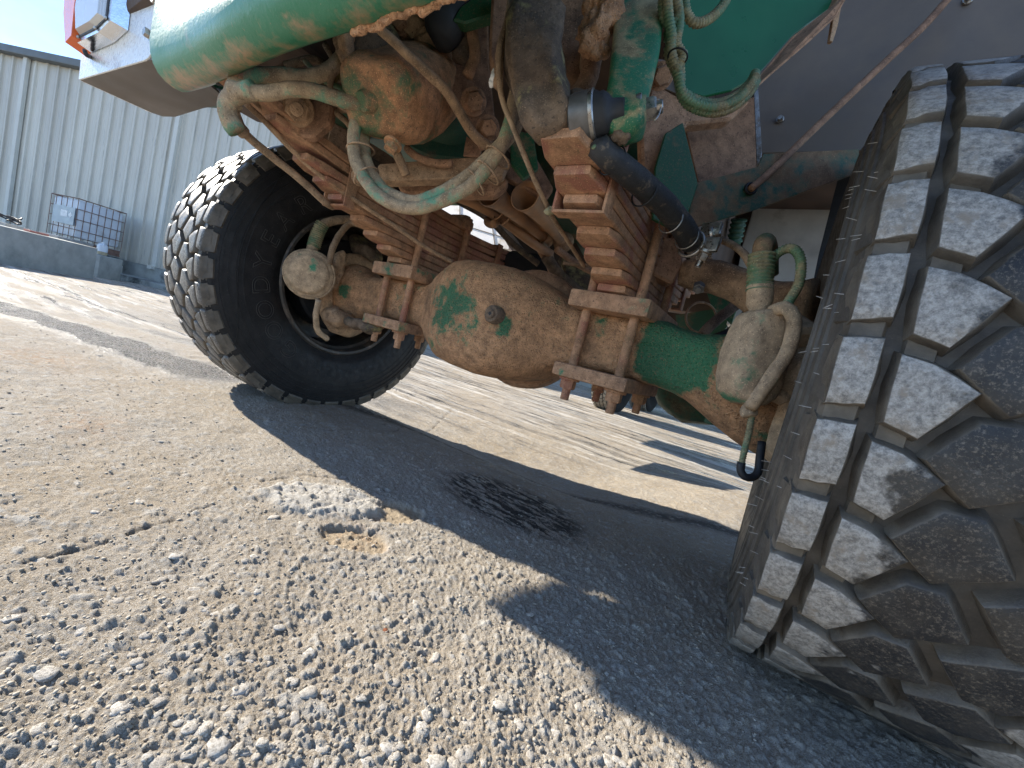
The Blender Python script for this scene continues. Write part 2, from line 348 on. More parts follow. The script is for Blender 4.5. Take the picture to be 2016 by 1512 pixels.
def ground_h(x, y):
    dist = np.hypot(x - CAM[0], y - CAM[1])
    h = ground_base(x, y)
    h = h + .012 * (fbm(x * 3, y * 3, 3, 5) - .5) + .006 * (fbm(x * 14, y * 14, 3, 9) - .5) * 1.6
    wx = x + .01 * (vnoise(x * 40, y * 40, 2) - .5); wy = y + .01 * (vnoise(x * 40, y * 40, 4) - .5)
    stone = np.zeros_like(x); dens = sst(.25, .6, fbm(x * 2.2 + 3, y * 2.2, 3, 31)) * .5 + .25
    fade = 1 - sst(2.5, 5, dist)
    near = 1 - .5 * sst(.7, 1.6, dist)
    for cell, amp, rad, th, s in ((.050, .0024, .36, .84, 40), (.026, .0026, .42, .68, 50), (.014, .0026, .46, .46, 60), (.0075, .0021, .5, .22, 70)):
        f, i = worley(wx / cell, wy / cell, s)
        r = rad * (.55 + .45 * ((i * 37) % 1)); on = (i > th - .25 * dens) * ((i * 91) % 1 + .3)
        b = sst(r, r * .55, f) * np.minimum(on, 1)
        h = h + b * amp * fade * near; stone = np.maximum(stone, b * (1 if cell > .01 else .5))
    h = h + .0042 * (fbm(x * 150, y * 150, 3, 77) - .5) * fade
    # broken patch with a lifted scab of concrete and a sandy pit beside it
    def rel(p, ax, ay, ang):
        dx = x - p.x; dy = y - p.y; c, s = math.cos(ang), math.sin(ang); return np.hypot((dx * c + dy * s) / ax, (-dx * s + dy * c) / ay) + .35 * (fbm(x * 25, y * 25, 3, 90) - .5)
    q = rel(PATCH, .145, .090, .7); lump = sst(1.05, .75, q); h = h + lump * (.007 + .012 * (fbm(x * 60, y * 60, 3, 91) - .35))
    q2 = np.minimum(rel(PIT, .075, .055, .9), rel(PIT2, .07, .045, .5)); pit = sst(1.1, .85, q2) * (1 - lump); h = h - .009 * pit
    # cracks
    crack = np.zeros_like(x)
    for pts in (((520, 945), (600, 935), (700, 945), (780, 975)), ((60, 1112), (190, 1065), (330, 1030), (430, 990)), ((770, 850), (850, 815), (900, 775)), ((760, 835), (690, 845), (640, 845)), ((700, 1055), (760, 1042), (850, 1050))):
        P = [at(a, b, z=0) for a, b in pts]
        for a, b in zip(P, P[1:]):
            dx, dy = b.x - a.x, b.y - a.y; t = np.clip(((x - a.x) * dx + (y - a.y) * dy) / (dx * dx + dy * dy), 0, 1)
            d = np.hypot(x - a.x - t * dx + .012 * (fbm(x * 30, y * 30, 3, 12) - .5) * 2, y - a.y - t * dy + .012 * (fbm(x * 30, y * 30, 3, 14) - .5) * 2)
            crack = np.maximum(crack, sst(.007, .002, d) * sst(.3, .5, fbm(x * 18, y * 18, 2, 3)))
    h = h - .005 * crack
    return h, stone, lump, pit, crack
def make_ground():
    heads = [R_(a) for a in np.arange(-180, -112, 6)]
    a = R_(-112)
    while a < R_(34): heads.append(a); a += .0030
    heads += [R_(v) for v in np.arange(36, 180, 6)]
    H = np.array(heads)
    rr = [.12, .2, .28]; r = .31
    while r < 6: rr.append(r); r *= 1.0052
    while r < 30: rr.append(r); r *= 1.02
    while r < 4500: rr.append(r); r *= 1.25
    rr = np.array(rr); nh, nr = len(H), len(rr)
    X = CAM[0] + np.sin(H)[None] * rr[:, None]; Y = CAM[1] + np.cos(H)[None] * rr[:, None]
    Z, st, lu, pi_, crk = ground_h(X.ravel(), Y.ravel())
    co = np.stack([X.ravel(), Y.ravel(), Z], 1)
    c0 = np.array([[CAM[0], CAM[1], 0.]]); co = np.concatenate([co, c0]); ci = nh * nr
    i = np.arange(nr - 1)[:, None] * nh; j = np.arange(nh)[None]; jn = (j + 1) % nh
    q = np.stack([i + j, i + jn, i + nh + jn, i + nh + j], -1).reshape(-1, 4)[:, ::-1]
    t = np.stack([np.full(nh, ci), np.arange(nh), (np.arange(nh) + 1) % nh], -1)[:, ::-1]
    me = bpy.data.meshes.new('ground'); me.vertices.add(len(co)); me.vertices.foreach_set('co', co.ravel().astype(np.float32))
    nl = q.size + t.size; me.loops.add(nl); me.loops.foreach_set('vertex_index', np.concatenate([q.ravel(), t.ravel()]).astype(np.int32))
    me.polygons.add(len(q) + len(t)); ls = np.concatenate([np.arange(len(q)) * 4, q.size + np.arange(len(t)) * 3]).astype(np.int32)
    me.polygons.foreach_set('loop_start', ls); me.polygons.foreach_set('use_smooth', np.ones(len(ls), bool)); me.update(calc_edges=True)
    for nm, v in (('stone', st), ('lump', lu), ('pit', pi_), ('crack', crk)):
        at_ = me.attributes.new(nm, 'FLOAT', 'POINT'); at_.data.foreach_set('value', np.append(v, 0).astype(np.float32))
    return me
def ground_mat():
    k = N('dusty_concrete_yard')
    big = k.noise(1.1, 5, .6); mid = k.noise(9, 6, .65); fine = k.noise(120, 5, .7); grain = k.noise(500, 3, .7)
    c = k.mix(k.rng(mid, .35, .65), (.45, .375, .275), (.58, .505, .40))
    c = k.mix(k.rng(big, .42, .62), c, k.mix(k.rng(fine, .3, .7), (.42, .39, .335), (.60, .565, .50)))
    c = k.mix(k.rng(grain, .38, .62), tuple([.30, .24, .17]), c)
    st = k.attr('stone'); c = k.mix(k.math('MULTIPLY', st, .75), c, k.mix(k.rng(k.noise(45, 5, .7), .35, .65), (.30, .28, .25), (.60, .57, .51)))
    c = k.mix(k.rng(k.noise(330, 3, .6), .64, .70), c, (.12, .095, .075))
    c = k.mix(k.math('MULTIPLY', k.attr('pit'), .8), c, k.mix(fine, (.38, .295, .19), (.52, .415, .285)))
    c = k.mix(k.math('MULTIPLY', k.attr('lump'), .7), c, k.mix(k.rng(fine, .35, .65), (.42, .40, .36), (.66, .63, .57)))
    # streaky tyre tracks and wet runs, mostly parallel to the way trucks roll out
    q = k.n('Mapping'); k.set(q.inputs[0], k.co); q.inputs['Rotation'].default_value = (0, 0, R_(-22)); q.inputs['Scale'].default_value = (.35, 3.2, 1); rv = q.outputs[0]
    sep = k.n('SeparateXYZ'); k.set(sep.inputs[0], k.co); X, Y = sep.outputs[0], sep.outputs[1]
    trk = k.rng(k.noise(2.6, 6, .68, rv), .50, .60)
    far = k.rng(k.math('SUBTRACT', Y, k.math('MULTIPLY', X, .5)), .95, 1.5)       # behind the axle and out to the left
    wet = k.math('MULTIPLY', trk, far)
    # one wet run past the front of the wheel
    l = k.math('ADD', k.math('SUBTRACT', Y, k.math('MULTIPLY', X, .267)), k.math('MULTIPLY', k.math('SUBTRACT', k.noise(5, 6, .7), .5), .30))
    def band(c_, w0, w1): return k.rng(k.math('ABSOLUTE', k.math('SUBTRACT', l, c_)), w0, w1)
    run = k.math('MAXIMUM', band(.06, .24, .12), k.math('MAXIMUM', k.math('MULTIPLY', band(.62, .16, .05), .8), k.math('MULTIPLY', band(1.15, .22, .05), .7)))
    run = k.math('MULTIPLY', run, k.rng(X, -.95, -1.3))
    wet = k.math('MAXIMUM', wet, k.math('MULTIPLY', run, k.rng(fine, .40, .50)))
    # dark wheel-spin smear in the shade of the axle
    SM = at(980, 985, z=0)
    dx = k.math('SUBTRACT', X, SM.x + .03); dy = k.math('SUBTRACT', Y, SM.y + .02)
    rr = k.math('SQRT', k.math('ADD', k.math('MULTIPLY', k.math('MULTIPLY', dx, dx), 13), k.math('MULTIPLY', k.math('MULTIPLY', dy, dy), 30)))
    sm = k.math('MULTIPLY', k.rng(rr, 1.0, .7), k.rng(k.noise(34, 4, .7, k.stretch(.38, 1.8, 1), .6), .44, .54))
    cr = k.math('ADD', k.math('SUBTRACT', Y, k.math('MULTIPLY', X, .36)), k.math('MULTIPLY', k.math('SUBTRACT', k.noise(6, 6, .7), .5), .10))
    ch = k.math('MULTIPLY', k.rng(k.math('ABSOLUTE', k.math('SUBTRACT', cr, .40)), .085, .02), k.math('MULTIPLY', k.rng(X, -1.1, -.8), k.rng(k.noise(40, 5, .7), .35, .5)))
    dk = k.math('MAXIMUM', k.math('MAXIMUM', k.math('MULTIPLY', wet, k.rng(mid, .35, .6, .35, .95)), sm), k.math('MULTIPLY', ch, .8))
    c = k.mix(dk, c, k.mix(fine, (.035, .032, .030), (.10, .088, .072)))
    dust = k.math('MULTIPLY', k.rng(k.noise(3.1, 5, .65, rv), .52, .66), far)  # pale dry streaks, with the sun glare beyond the axle painted in
    c = k.mix(k.math('MULTIPLY', dust, .85), c, (.74, .71, .64))
    # rusty clay stains near the wheel on the left
    for (px, py, s_) in ((170, 835, 5), (90, 705, 3.4), (700, 1055, 9)):
        p = at(px, py, z=0); a1 = k.math('SUBTRACT', X, p.x); a2 = k.math('SUBTRACT', Y, p.y)
        r2 = k.math('SQRT', k.math('ADD', k.math('MULTIPLY', a1, a1), k.math('MULTIPLY', k.math('MULTIPLY', a2, a2), 3)))
        c = k.mix(k.math('MULTIPLY', k.rng(k.math('MULTIPLY', r2, s_), 1, .1), k.math('MULTIPLY', k.rng(k.noise(34, 6, .75), .45, .66), .6)), c, (.38, .20, .09))
    c = k.mix(k.math('MULTIPLY', k.attr('crack'), .5), c, (.07, .055, .04))
    h = k.math('ADD', k.math('MULTIPLY', k.noise(130, 6, .75), 1.2), k.math('MULTIPLY', grain, .5))
    wet2 = k.math('MAXIMUM', wet, k.math('MULTIPLY', run, .9))
    rg = k.rng(wet2, 0, 1, .93, .22)
    h = k.math('ADD', h, k.math('MULTIPLY', k.math('MULTIPLY', wet2, k.noise(110, 4, .85)), 3.2))
    return k.out(c, rg, k.bump(h, .006, .9), spec=k.rng(wet2, 0, 1, .22, .5))
M['ground'] = ground_mat()
ground = link('ground', make_ground(), M['ground']); meta(ground, 'dusty pale concrete yard with embedded stones, wet tyre tracks and cracks under the truck', kind='structure')
def gz(x, y): return float(ground_h(np.array([float(x)]), np.array([float(y)]))[0][0])
def stone_mesh(seed, sub=2):
    from mathutils import noise
    bm = bmesh.new(); bmesh.ops.create_icosphere(bm, subdivisions=sub, radius=1)
    r = random.Random(seed); ex = (r.uniform(.8, 1.25), r.uniform(.6, .95), r.uniform(.32, .5))
    for v in bm.verts:
        d = v.co.normalized(); s = 1 + .42 * noise.noise(d * 1.3 + Vector((seed * 3.1, 0, 0))) + .16 * noise.noise(d * 3.4 + Vector((seed * 7, 2, 0)))
        v.co = Vector((d.x * ex[0], d.y * ex[1], math.copysign(min(abs(d.z), .78), d.z) * ex[2])) * s
    me = bpy.data.meshes.new('stone'); bm.to_mesh(me); bm.free(); me.shade_smooth(); return me
def stone_mat(name, a, b):
    k = N(name); c = k.mix(k.rng(k.n('ObjectInfo').outputs['Random'], 0, 1), a, b); c = k.mix(k.rng(k.noise(3.2, 5, .7), .42, .6), c, tuple(x * .66 for x in a))
    return k.out(c, .9, k.bump(k.noise(7, 6, .75), .0012, 1))
M['stone'] = stone_mat('dusty_stone', (.47, .42, .35), (.62, .58, .51)); M['stonerust'] = stone_mat('rusty_stone', (.35, .12, .05), (.4, .16, .08))
SM_ = [stone_mesh(i) for i in range(9)]
for s in SM_: s.materials.append(M['stone'])
STONES = []
def put_stone(px, py, s, mi=None, name='stone'):
    p = at(px, py, z=0.0); o = bpy.data.objects.new(name, SM_[mi if mi is not None else random.randrange(9)]); col.objects.link(o); o.parent = ground
    o.location = (p.x, p.y, gz(p.x, p.y) - s * .12); o.scale = (s, s, s * random.uniform(.55, 1)); o.rotation_euler = (random.uniform(-.15, .15), random.uniform(-.15, .15), random.uniform(0, 6.3)); STONES.append(o); return o
cnt = 0
while cnt < 230:
    px = random.uniform(-20, 1250); py = 1512 - 560 * random.random() ** 1.45
    if px > 900 and py > 1100 and (px - 900) > (py - 1000) * .9: continue
    p = at(px, py, z=0); dd = depth(p)
    if random.random() > .35 + .65 * ((vnoise(np.array([p.x * 9]), np.array([p.y * 9]), 88)[0]) > .5): continue
    put_stone(px, py, random.choice((.004, .0045, .005, .006, .008, .010)) * random.uniform(.8, 1.15)); cnt += 1
for (px, py, s) in ((1020 - 262, 1246, .005), (195, 700, .011), (290, 790, .009), (150, 800, .012), (275, 765, .006), (320, 868, .01), (25, 815, .012), (60, 1108, .014), (730, 1024, .009), (500, 1100, .008), (820, 1190, .009), (610, 1290, .011), (240, 1400, .012), (430, 1470, .013), (90, 1330, .011), (1085, 780, .012), (540, 1018, .010)):
    put_stone(px, py, s)
o = put_stone(757, 1246, .0075, 3, 'pebble'); o.data = o.data.copy(); o.data.materials.clear(); o.data.materials.append(M['stonerust']); o['label'] = 'small rust red pebble'
# loose grit: too small and too many to count
def grit():
    bm_v = []; bm_f = []; base = stone_mesh(99, 1); bv = np.array([v.co for v in base.vertices]); bf = np.array([p.vertices[:] for p in base.polygons]); n = len(bv)
    k = 0; zs = []
    for _ in range(5200):
        px = random.uniform(-50, 1500); py = 560 + 950 * random.random() ** .9
        p = at(px, py, z=0); d = depth(p)
        if not (.2 < d < 4.5) or p.y > .5 and px > 900: continue
        zs.append((p.x, p.y, random.choice((.0012, .0016, .002, .003)) * (1 + .35 * d)))
    z = ground_h(np.array([a[0] for a in zs]), np.array([a[1] for a in zs]))[0]
    for (x, y, s), zz in zip(zs, z):
        a = random.uniform(0, 6.3); ca, sa = math.cos(a), math.sin(a)
        v = bv * s * np.array([1, 1, 1.4]); v = np.stack([v[:, 0] * ca - v[:, 1] * sa + x, v[:, 0] * sa + v[:, 1] * ca + y, v[:, 2] + zz + s * .15], 1)
        bm_v.append(v); bm_f.append(bf + k); k += n
    me = bpy.data.meshes.new('loose_grit'); me.from_pydata(np.concatenate(bm_v).tolist(), [], np.concatenate(bm_f).tolist())
    o = link('loose_grit', me, M['grit'], ground, smooth=True); meta(o, kind='stuff'); return o
M['grit'] = stone_mat('grit', (.36, .31, .24), (.5, .45, .37)); grit()

# ------------------------------------------------------------------ the truck
truck = empty('truck', (0, 0, 0)); meta(truck, 'green muddy heavy truck seen from below its front axle, with huge knobbly tyres', 'truck')
HUB = .535; TR = 1.028; RT = .565
def wpt(side, th, u, r):
    """point on a wheel: th degrees up from the front, u across the tyre (towards +x), r radius"""
    a = R_(th); s = (-.0197 if side < 0 else .0264)
    ax = Vector((math.cos(s), math.sin(s), 0)); fw = Vector((-math.sin(s), math.cos(s), 0))
    return Vector((side * TR, 0, HUB)) + ax * u - fw * (r * math.cos(a)) + Vector((0, 0, 1)) * (r * math.sin(a))
PITCH = 360 / 38
BLK = [[(-.181, 1.9), (-.148, 2.3), (-.147, -4.7), (-.179, -5.4)],
       [(-.131, 1.0), (-.105, .5), (-.069, -1.5), (-.099, -7.0), (-.127, -6.0)],
       [(-.085, .6), (-.059, 5.0), (-.032, 5.4), (.001, .6), (-.045, -2.8)]]
DL = 6.5
BLK += [[(-u, -t + DL) for u, t in b] for b in BLK[::-1]]; ROWV = [1.0, .72, .12, .0, .5, .9]
def block_mesh(kind, side, mat):
    """one tread block at th=0, in the wheel's own frame: x across, y rearward, z up"""
    pts = BLK[kind]
    if side < 0: pts = [(-u, t) for u, t in pts]
    c = (sum(p[0] for p in pts) / len(pts), sum(p[1] for p in pts) / len(pts)); bm = bmesh.new(); rings = []
    def P(u, t, r): a = R_(t); return Vector((u, -r * math.cos(a), r * math.sin(a)))
    # subdivide the outline so faces follow the tyre's curve
    O = []
    for i in range(len(pts)):
        a, b = pts[i], pts[(i + 1) % len(pts)]
        for k in range(4): O.append((a[0] + (b[0] - a[0]) * k / 4, a[1] + (b[1] - a[1]) * k / 4))
    rn = random.Random(kind * 3 + 1)
    jit = [rn.uniform(-.0006, .0006) for _ in O]
    for grow, r in ((.0080, RT - .0215), (.0058, RT - .0175), (.0034, RT - .010), (.0014, RT - .003), (0, RT - .0008), (-.0010, RT)):
        ring = []
        for (u, t), jj in zip(O, jit):
            du = u - c[0]; dt = (t - c[1]) * R_(1) * RT; L = math.hypot(du, dt); g = grow + jj + (.0026 if kind in (2, 3) else .0012)
            ring.append(bm.verts.new(P(u + du / L * g, t + dt / L * g / (R_(1) * RT), r - (.0035 if kind in (0, 5) and abs(u) > .17 else 0))))
        rings.append(ring)
    skin(bm, rings)
    top = [rings[-1][0:]]; inner = []
    for s in (.6, .25):
        inner.append([bm.verts.new(P(c[0] + (u - c[0]) * s, c[1] + (t - c[1]) * s, RT)) for u, t in O])
    cc = bm.verts.new(P(c[0], c[1], RT)); skin(bm, [rings[-1], inner[0], inner[1], [cc]])
    me = bpy.data.meshes.new('tread_block'); bmesh.ops.recalc_face_normals(bm, faces=bm.faces)
    bm.verts.index_update(); facev = set(v.index for v in rings[-1] + inner[0] + inner[1] + [cc]); bm.to_mesh(me); bm.free()
    A = me.attributes.new('face', 'FLOAT', 'POINT'); B = me.attributes.new('row', 'FLOAT', 'POINT')
    for v in me.vertices: A.data[v.index].value = 1.0 if v.index in facev else 0.0; uu = -v.co.x * side if side > 0 else v.co.x * -1; B.data[v.index].value = float(np.interp(abs(v.co.x), [.0, .06, .105, .135, .18], [.05, .25, .62, .95, 1.05])) if kind in (0, 1, 4, 5) else .02
    me.materials.append(mat); me.shade_smooth(); me.set_sharp_from_angle(angle=R_(50)); return me
def revolve(bm, prof, n, axf):
    rings = [[bm.verts.new(axf(2 * math.pi * k / n, u, r)) for k in range(n)] for r, u in prof]; skin(bm, rings); return rings
def local(a, u, r): return Vector((u, -r * math.cos(a), r * math.sin(a)))
def make_wheel(side):
    s = -.0197 if side < 0 else .0264
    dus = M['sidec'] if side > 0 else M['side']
    bm = bmesh.new(); inn = -side
    # rim: flange, well and disc
    prof = [(.300, .172), (.303, .180), (.296, .186), (.286, .184), (.281, .172), (.279, .150), (.268, .140), (.262, .06), (.268, -.02), (.262, -.05), (.235, -.052), (.14, -.10), (.001, -.10)]
    revolve(bm, [(r, u * inn) for r, u in prof], 72, local)
    root = obj('wheel', bm, M['rim'] if side > 0 else M['rimd'], truck, autos=40); root.location = (side * TR, 0, HUB); root.rotation_euler = (0, 0, s)
    bm = bmesh.new(); sw = [(.292, .155), (.300, .176), (.306, .183), (.318, .186), (.322, .190), (.345, .196), (.375, .202), (.405, .2045), (.432, .2045), (.4325, .2058), (.438, .2058), (.439, .2045), (.455, .203), (.4555, .2048), (.460, .2048), (.461, .202),
                            (.478, .199), (.4785, .201), (.483, .2005), (.484, .1975), (.500, .194), (.5005, .1965), (.508, .195), (.509, .1915), (.525, .187), (.540, .1835), (.5455, .178), (.5465, .15), (.5465, .05), (.5465, 0)]
    full = [(r, u) for r, u in sw] + [(r, -u) for r, u in sw[::-1][1:]]
    revolve(bm, full, 152, local); t = obj('tyre', bm, dus, root, autos=38)
    # tread blocks: the ones in view each stand alone, the rest is one mesh
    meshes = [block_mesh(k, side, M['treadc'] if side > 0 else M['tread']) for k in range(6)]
    vis = range(-7, 8) if side > 0 else range(-9, 13)
    bmr = bmesh.new()
    for i in range(38):
        kk = i if i <= 19 else i - 38
        ang = kk * PITCH + (.0 if side > 0 else 4.0)
        for k in range(6):
            if kk in vis and not (side > 0 and k == 5):
                o = bpy.data.objects.new('tread_block', meshes[k]); col.objects.link(o); o.parent = root; o.rotation_euler = (-R_(ang), 0, 0)
            else:
                m2 = meshes[k].copy(); m2.transform(Matrix.Rotation(-R_(ang), 4, 'X')); bmr.from_mesh(m2); bpy.data.meshes.remove(m2)
    o = obj('tread_blocks_out_of_view', bmr, M['treadc'] if side > 0 else M['tread'], root, kind='stuff'); o.name = 'tread_pattern'
    # tie bars half way up the gaps between neighbouring blocks of a row
    bm = bmesh.new()
    for i in range(38):
        base = i * PITCH + (0 if side > 0 else 4.0)
        for u0, u1, ta, tb, rr in ((-.178, -.150, 1.2, 4.6, RT - .0085), (-.128, -.104, .2, 3.4, RT - .012)):
            for sg in (1, -1):
                q = [(u0 * sg, ta), (u1 * sg, ta), (u1 * sg, tb), (u0 * sg, tb)]
                if sg < 0: q = [(a_, -b_ + DL) for a_, b_ in q]
                if side < 0: q = [(-a_, b_) for a_, b_ in q]
                cu_ = sum(a_ for a_, b_ in q) / 4; ct_ = sum(b_ for a_, b_ in q) / 4
                va = [bm.verts.new(local(R_(base + b_), a_, rr)) for a_, b_ in q]; vb = [bm.verts.new(local(R_(base + ct_ + (b_ - ct_) * 1.05), cu_ + (a_ - cu_) * 1.35, rr - .012)) for a_, b_ in q]
                bm.faces.new(va)
                for z_ in range(4): bm.faces.new((va[z_], vb[z_], vb[(z_ + 1) % 4], va[(z_ + 1) % 4]))
    o = obj('tie_bars', bm, M['groove'] if side > 0 else M['side'], root, kind='stuff')
    # shoulder buttresses below each outer block
    bm = bmesh.new()
    for i in range(38):
        for sgn, off in ((1, 0), (-1, DL)):
            pu = [(-.182 * sgn, (2.4 if sgn > 0 else -2.4 + off)), (-.182 * sgn, (-5.6 if sgn > 0 else 5.6 + off))]
            if side < 0: pu = [(-u, t_) for u, t_ in pu]
            a0, a1 = R_(i * PITCH + pu[0][1] + (0 if side > 0 else 4)), R_(i * PITCH + pu[1][1] + (0 if side > 0 else 4)); sg = math.copysign(1, pu[0][0]); am = (a0 + a1) / 2
            A = [local(a0, sg * .1785, .560), local(a1, sg * .1785, .560), local(am + (a1 - a0) * .42, sg * .1915, .526), local(am - (a1 - a0) * .42, sg * .1915, .526)]
            B = [local(a0, sg * .165, .55), local(a1, sg * .165, .55), local(a1, sg * .180, .505), local(a0, sg * .180, .505)]
            va = [bm.verts.new(p) for p in A]; vb = [bm.verts.new(p) for p in B]; bm.faces.new(va); bm.faces.new(vb[::-1])
            for q in range(4): bm.faces.new((va[q], vb[q], vb[(q + 1) % 4], va[(q + 1) % 4]))
    o = obj('shoulder_lugs', bm, M['tread'] if side < 0 else M['sidec'], root, kind='stuff')
    return root
wheelL = make_wheel(-1); wheelR = make_wheel(1)
wheelL['label'] = 'far front wheel with black sidewall'; wheelR['label'] = 'near front wheel, dusty tread facing the camera'
# raised outline lettering on the sidewall
def letters():
    wd = 'GOODYEAR'; angs = [-54, -39, -26, -12, 1, 14, 28, 43]
    for ch, a in zip(wd, angs):
        cu = bpy.data.curves.new('l', 'FONT'); cu.body = ch; cu.size = .092; cu.align_x = 'CENTER'; cu.fill_mode = 'NONE'; cu.bevel_depth = .0011; cu.bevel_resolution = 1; cu.resolution_u = 6
        tmp = bpy.data.objects.new('l', cu); col.objects.link(tmp); bpy.context.view_layer.update()
        me = bpy.data.meshes.new_from_object(tmp.evaluated_get(bpy.context.evaluated_depsgraph_get())); bpy.data.objects.remove(tmp)
        # letter x runs clockwise as seen from +x side, letter y runs outwards
        r0 = .345; A = R_(a)
        for v in me.vertices:
            x, y, z = v.co; rr = r0 + y; th = A + x / (r0 + .03)
            u = .2025 + .0 * z if rr < .44 else .2025
            u = float(np.interp(rr, [.32, .345, .375, .405, .432], [.1895, .196, .202, .2045, .2045])) + z + .0004
            v.co = Vector((u, -rr * math.cos(th), rr * math.sin(th)))
        o = link('sidewall_letter', me, M['letter'], wheelL)
letters()
# vent hairs left from the mould on the near sidewall, moulding seams
bpy.context.view_layer.update(); bmh = bmesh.new(); rh = random.Random(5)
for i in range(46):
    a = R_(rh.uniform(-45, 40)); r = rh.choice((.47, .505, .53, .44)); u = -float(np.interp(r, [.44, .47, .505, .53], [.2045, .200, .196, .187]))
    p = wheelR.matrix_world @ local(a, u, r); q = p + Vector((-rh.uniform(.006, .013), rh.uniform(-.004, .004), rh.uniform(-.004, .003))); cyl(bmh, p, q, .0005, .0003, n=5)
hv = obj('vent_hairs', bmh, M['hair'], None, kind='stuff'); hv.parent = wheelR; hv.matrix_parent_inverse = wheelR.matrix_world.inverted()
def crack(pts, w_=.0016):
    P_ = [local(R_(a), float(np.interp(r, [.32, .345, .375, .405, .432, .46, .5, .53], [.1895, .196, .202, .2045, .2045, .2048, .196, .187])) + .0004, r) for a, r in pts]
    return tube('sidewall_crack', P_, w_, M['crk'], wheelL, n=6, step=.02)
crack([(56, .53), (44, .50), (34, .47), (22, .46), (5, .455), (-8, .455), (-24, .47), (-34, .50), (-38, .53)]); crack([(62, .45), (50, .43), (38, .42), (27, .44)])
# axle ------------------------------------------------------------
def axle():
    bm = bmesh.new(); X = Vector((0, 1, 0)); Z = Vector((0, 0, 1))
    st = []
    data = [  # x, yc, zc, hy, hz, exponent
        (-.86, 0, .52, .03, .03, 2), (-.84, 0, .52, .085, .10, 2.2), (-.80, 0, .515, .115, .13, 2.2), (-.75, 0, .51, .12, .125, 2.2), (-.70, 0, .51, .105, .105, 2.3), (-.65, 0, .515, .09, .085, 3), (-.60, 0, .52, .088, .08, 4), (-.50, 0, .525, .09, .078, 5), (-.40, 0, .527, .09, .078, 5),
        (-.30, 0, .527, .095, .08, 4), (-.26, -.005, .53, .105, .10, 3.6), (-.225, -.01, .53, .125, .135, 3.2), (-.18, -.015, .528, .145, .158, 3), (-.12, -.03, .525, .168, .168, 3.6), (-.05, -.04, .523, .176, .172, 3.7), (.03, -.045, .52, .18, .172, 3.7), (.10, -.04, .518, .176, .168, 3.6), (.15, -.03, .518, .166, .158, 3.3), (.19, -.02, .518, .152, .143, 3.3), (.225, -.01, .518, .134, .124, 3.5), (.27, 0, .522, .112, .102, 4), (.33, 0, .526, .096, .086, 5), (.42, 0, .53, .09, .08, 5), (.50, 0, .53, .09, .08, 5), (.54, 0, .532, .09, .084, 4.5), (.58, 0, .525, .092, .082, 4), (.63, 0, .515, .10, .085, 3.5), (.67, 0, .51, .115, .098, 3), (.71, 0, .505, .13, .115, 2.6), (.76, 0, .50, .14, .135, 2.4), (.81, 0, .49, .135, .14, 2.3), (.85, 0, .49, .11, .12, 2.2), (.88, 0, .49, .04, .05, 2)]
    # refine
    fine = []
    for a, b in zip(data, data[1:]):
        n = max(1, int((b[0] - a[0]) / .012))
        for k in range(n):
            t = k / n; t2 = t * t * (3 - 2 * t) if False else t
            fine.append(tuple(a[i] + (b[i] - a[i]) * t2 for i in range(6)))
    fine.append(data[-1])
    loft(bm, [((x, yc, zc), X, Z, hy, hz, e) for x, yc, zc, hy, hz, e in fine], n=72)
    o = obj('axle_housing', bm, M['housing'], truck, smooth=True)
    bm = bmesh.new(); bm.from_mesh(o.data); bmesh.ops.smooth_vert(bm, verts=bm.verts[:], factor=.5, use_axis_x=True, use_axis_y=True, use_axis_z=True); bmesh.ops.smooth_vert(bm, verts=bm.verts[:], factor=.5, use_axis_x=True, use_axis_y=True, use_axis_z=True)
    bm.to_mesh(o.data); bm.free(); rough_up(o, .0028, 9); rough_up(o, .0012, 60)
    A = o.data.attributes.new('paint', 'FLOAT', 'POINT')
    spots = [(Vector((.585, -.09, .54)), .085, 1.0), (Vector((.60, -.05, .585)), .07, 1.), (Vector((.165, -.22, .50)), .03, .9), (Vector((.17, -.22, .46)), .025, .9), (Vector((-.05, -.19, .52)), .11, .34), (Vector((-.0, -.20, .57)), .03, .5), (Vector((-.72, -.1, .52)), .03, .5)]
    for v in o.data.vertices:
        A.data[v.index].value = max(w_ * max(0, min(1, 1.6 - 1.6 * (v.co - p).length / (r * 1.4))) for p, r, w_ in spots) - (.12 if v.co.x < .5 else 0)
    pl = at(968, 618, y=-.222); d = Vector((0, -1, 0))
    bm = bmesh.new(); cyl(bm, pl - d * .03, pl + d * .004, .028, .024, n=24, bevel=.003); cyl(bm, pl + d * .004, pl + d * .009, .013, n=20, bevel=.002); obj('drain_plug', bm, M['darkmud'], o, autos=40)
    bm = bmesh.new(); cyl(bm, pl + d * .009, pl + d * .0095, .006, n=4); obj('plug_socket', bm, M['black'], o)
    return o
ax = axle()
# flange ribs / carrier behind the bowl
bm = bmesh.new(); cyl(bm, (.03, .10, .53), (.03, .17, .53), .21, n=40, bevel=.01); cyl(bm, (.03, .17, .53), (.05, .45, .56), .15, .08, n=32, bevel=.01); obj('carrier_flange', bm, M['dirt2'], ax, autos=40)
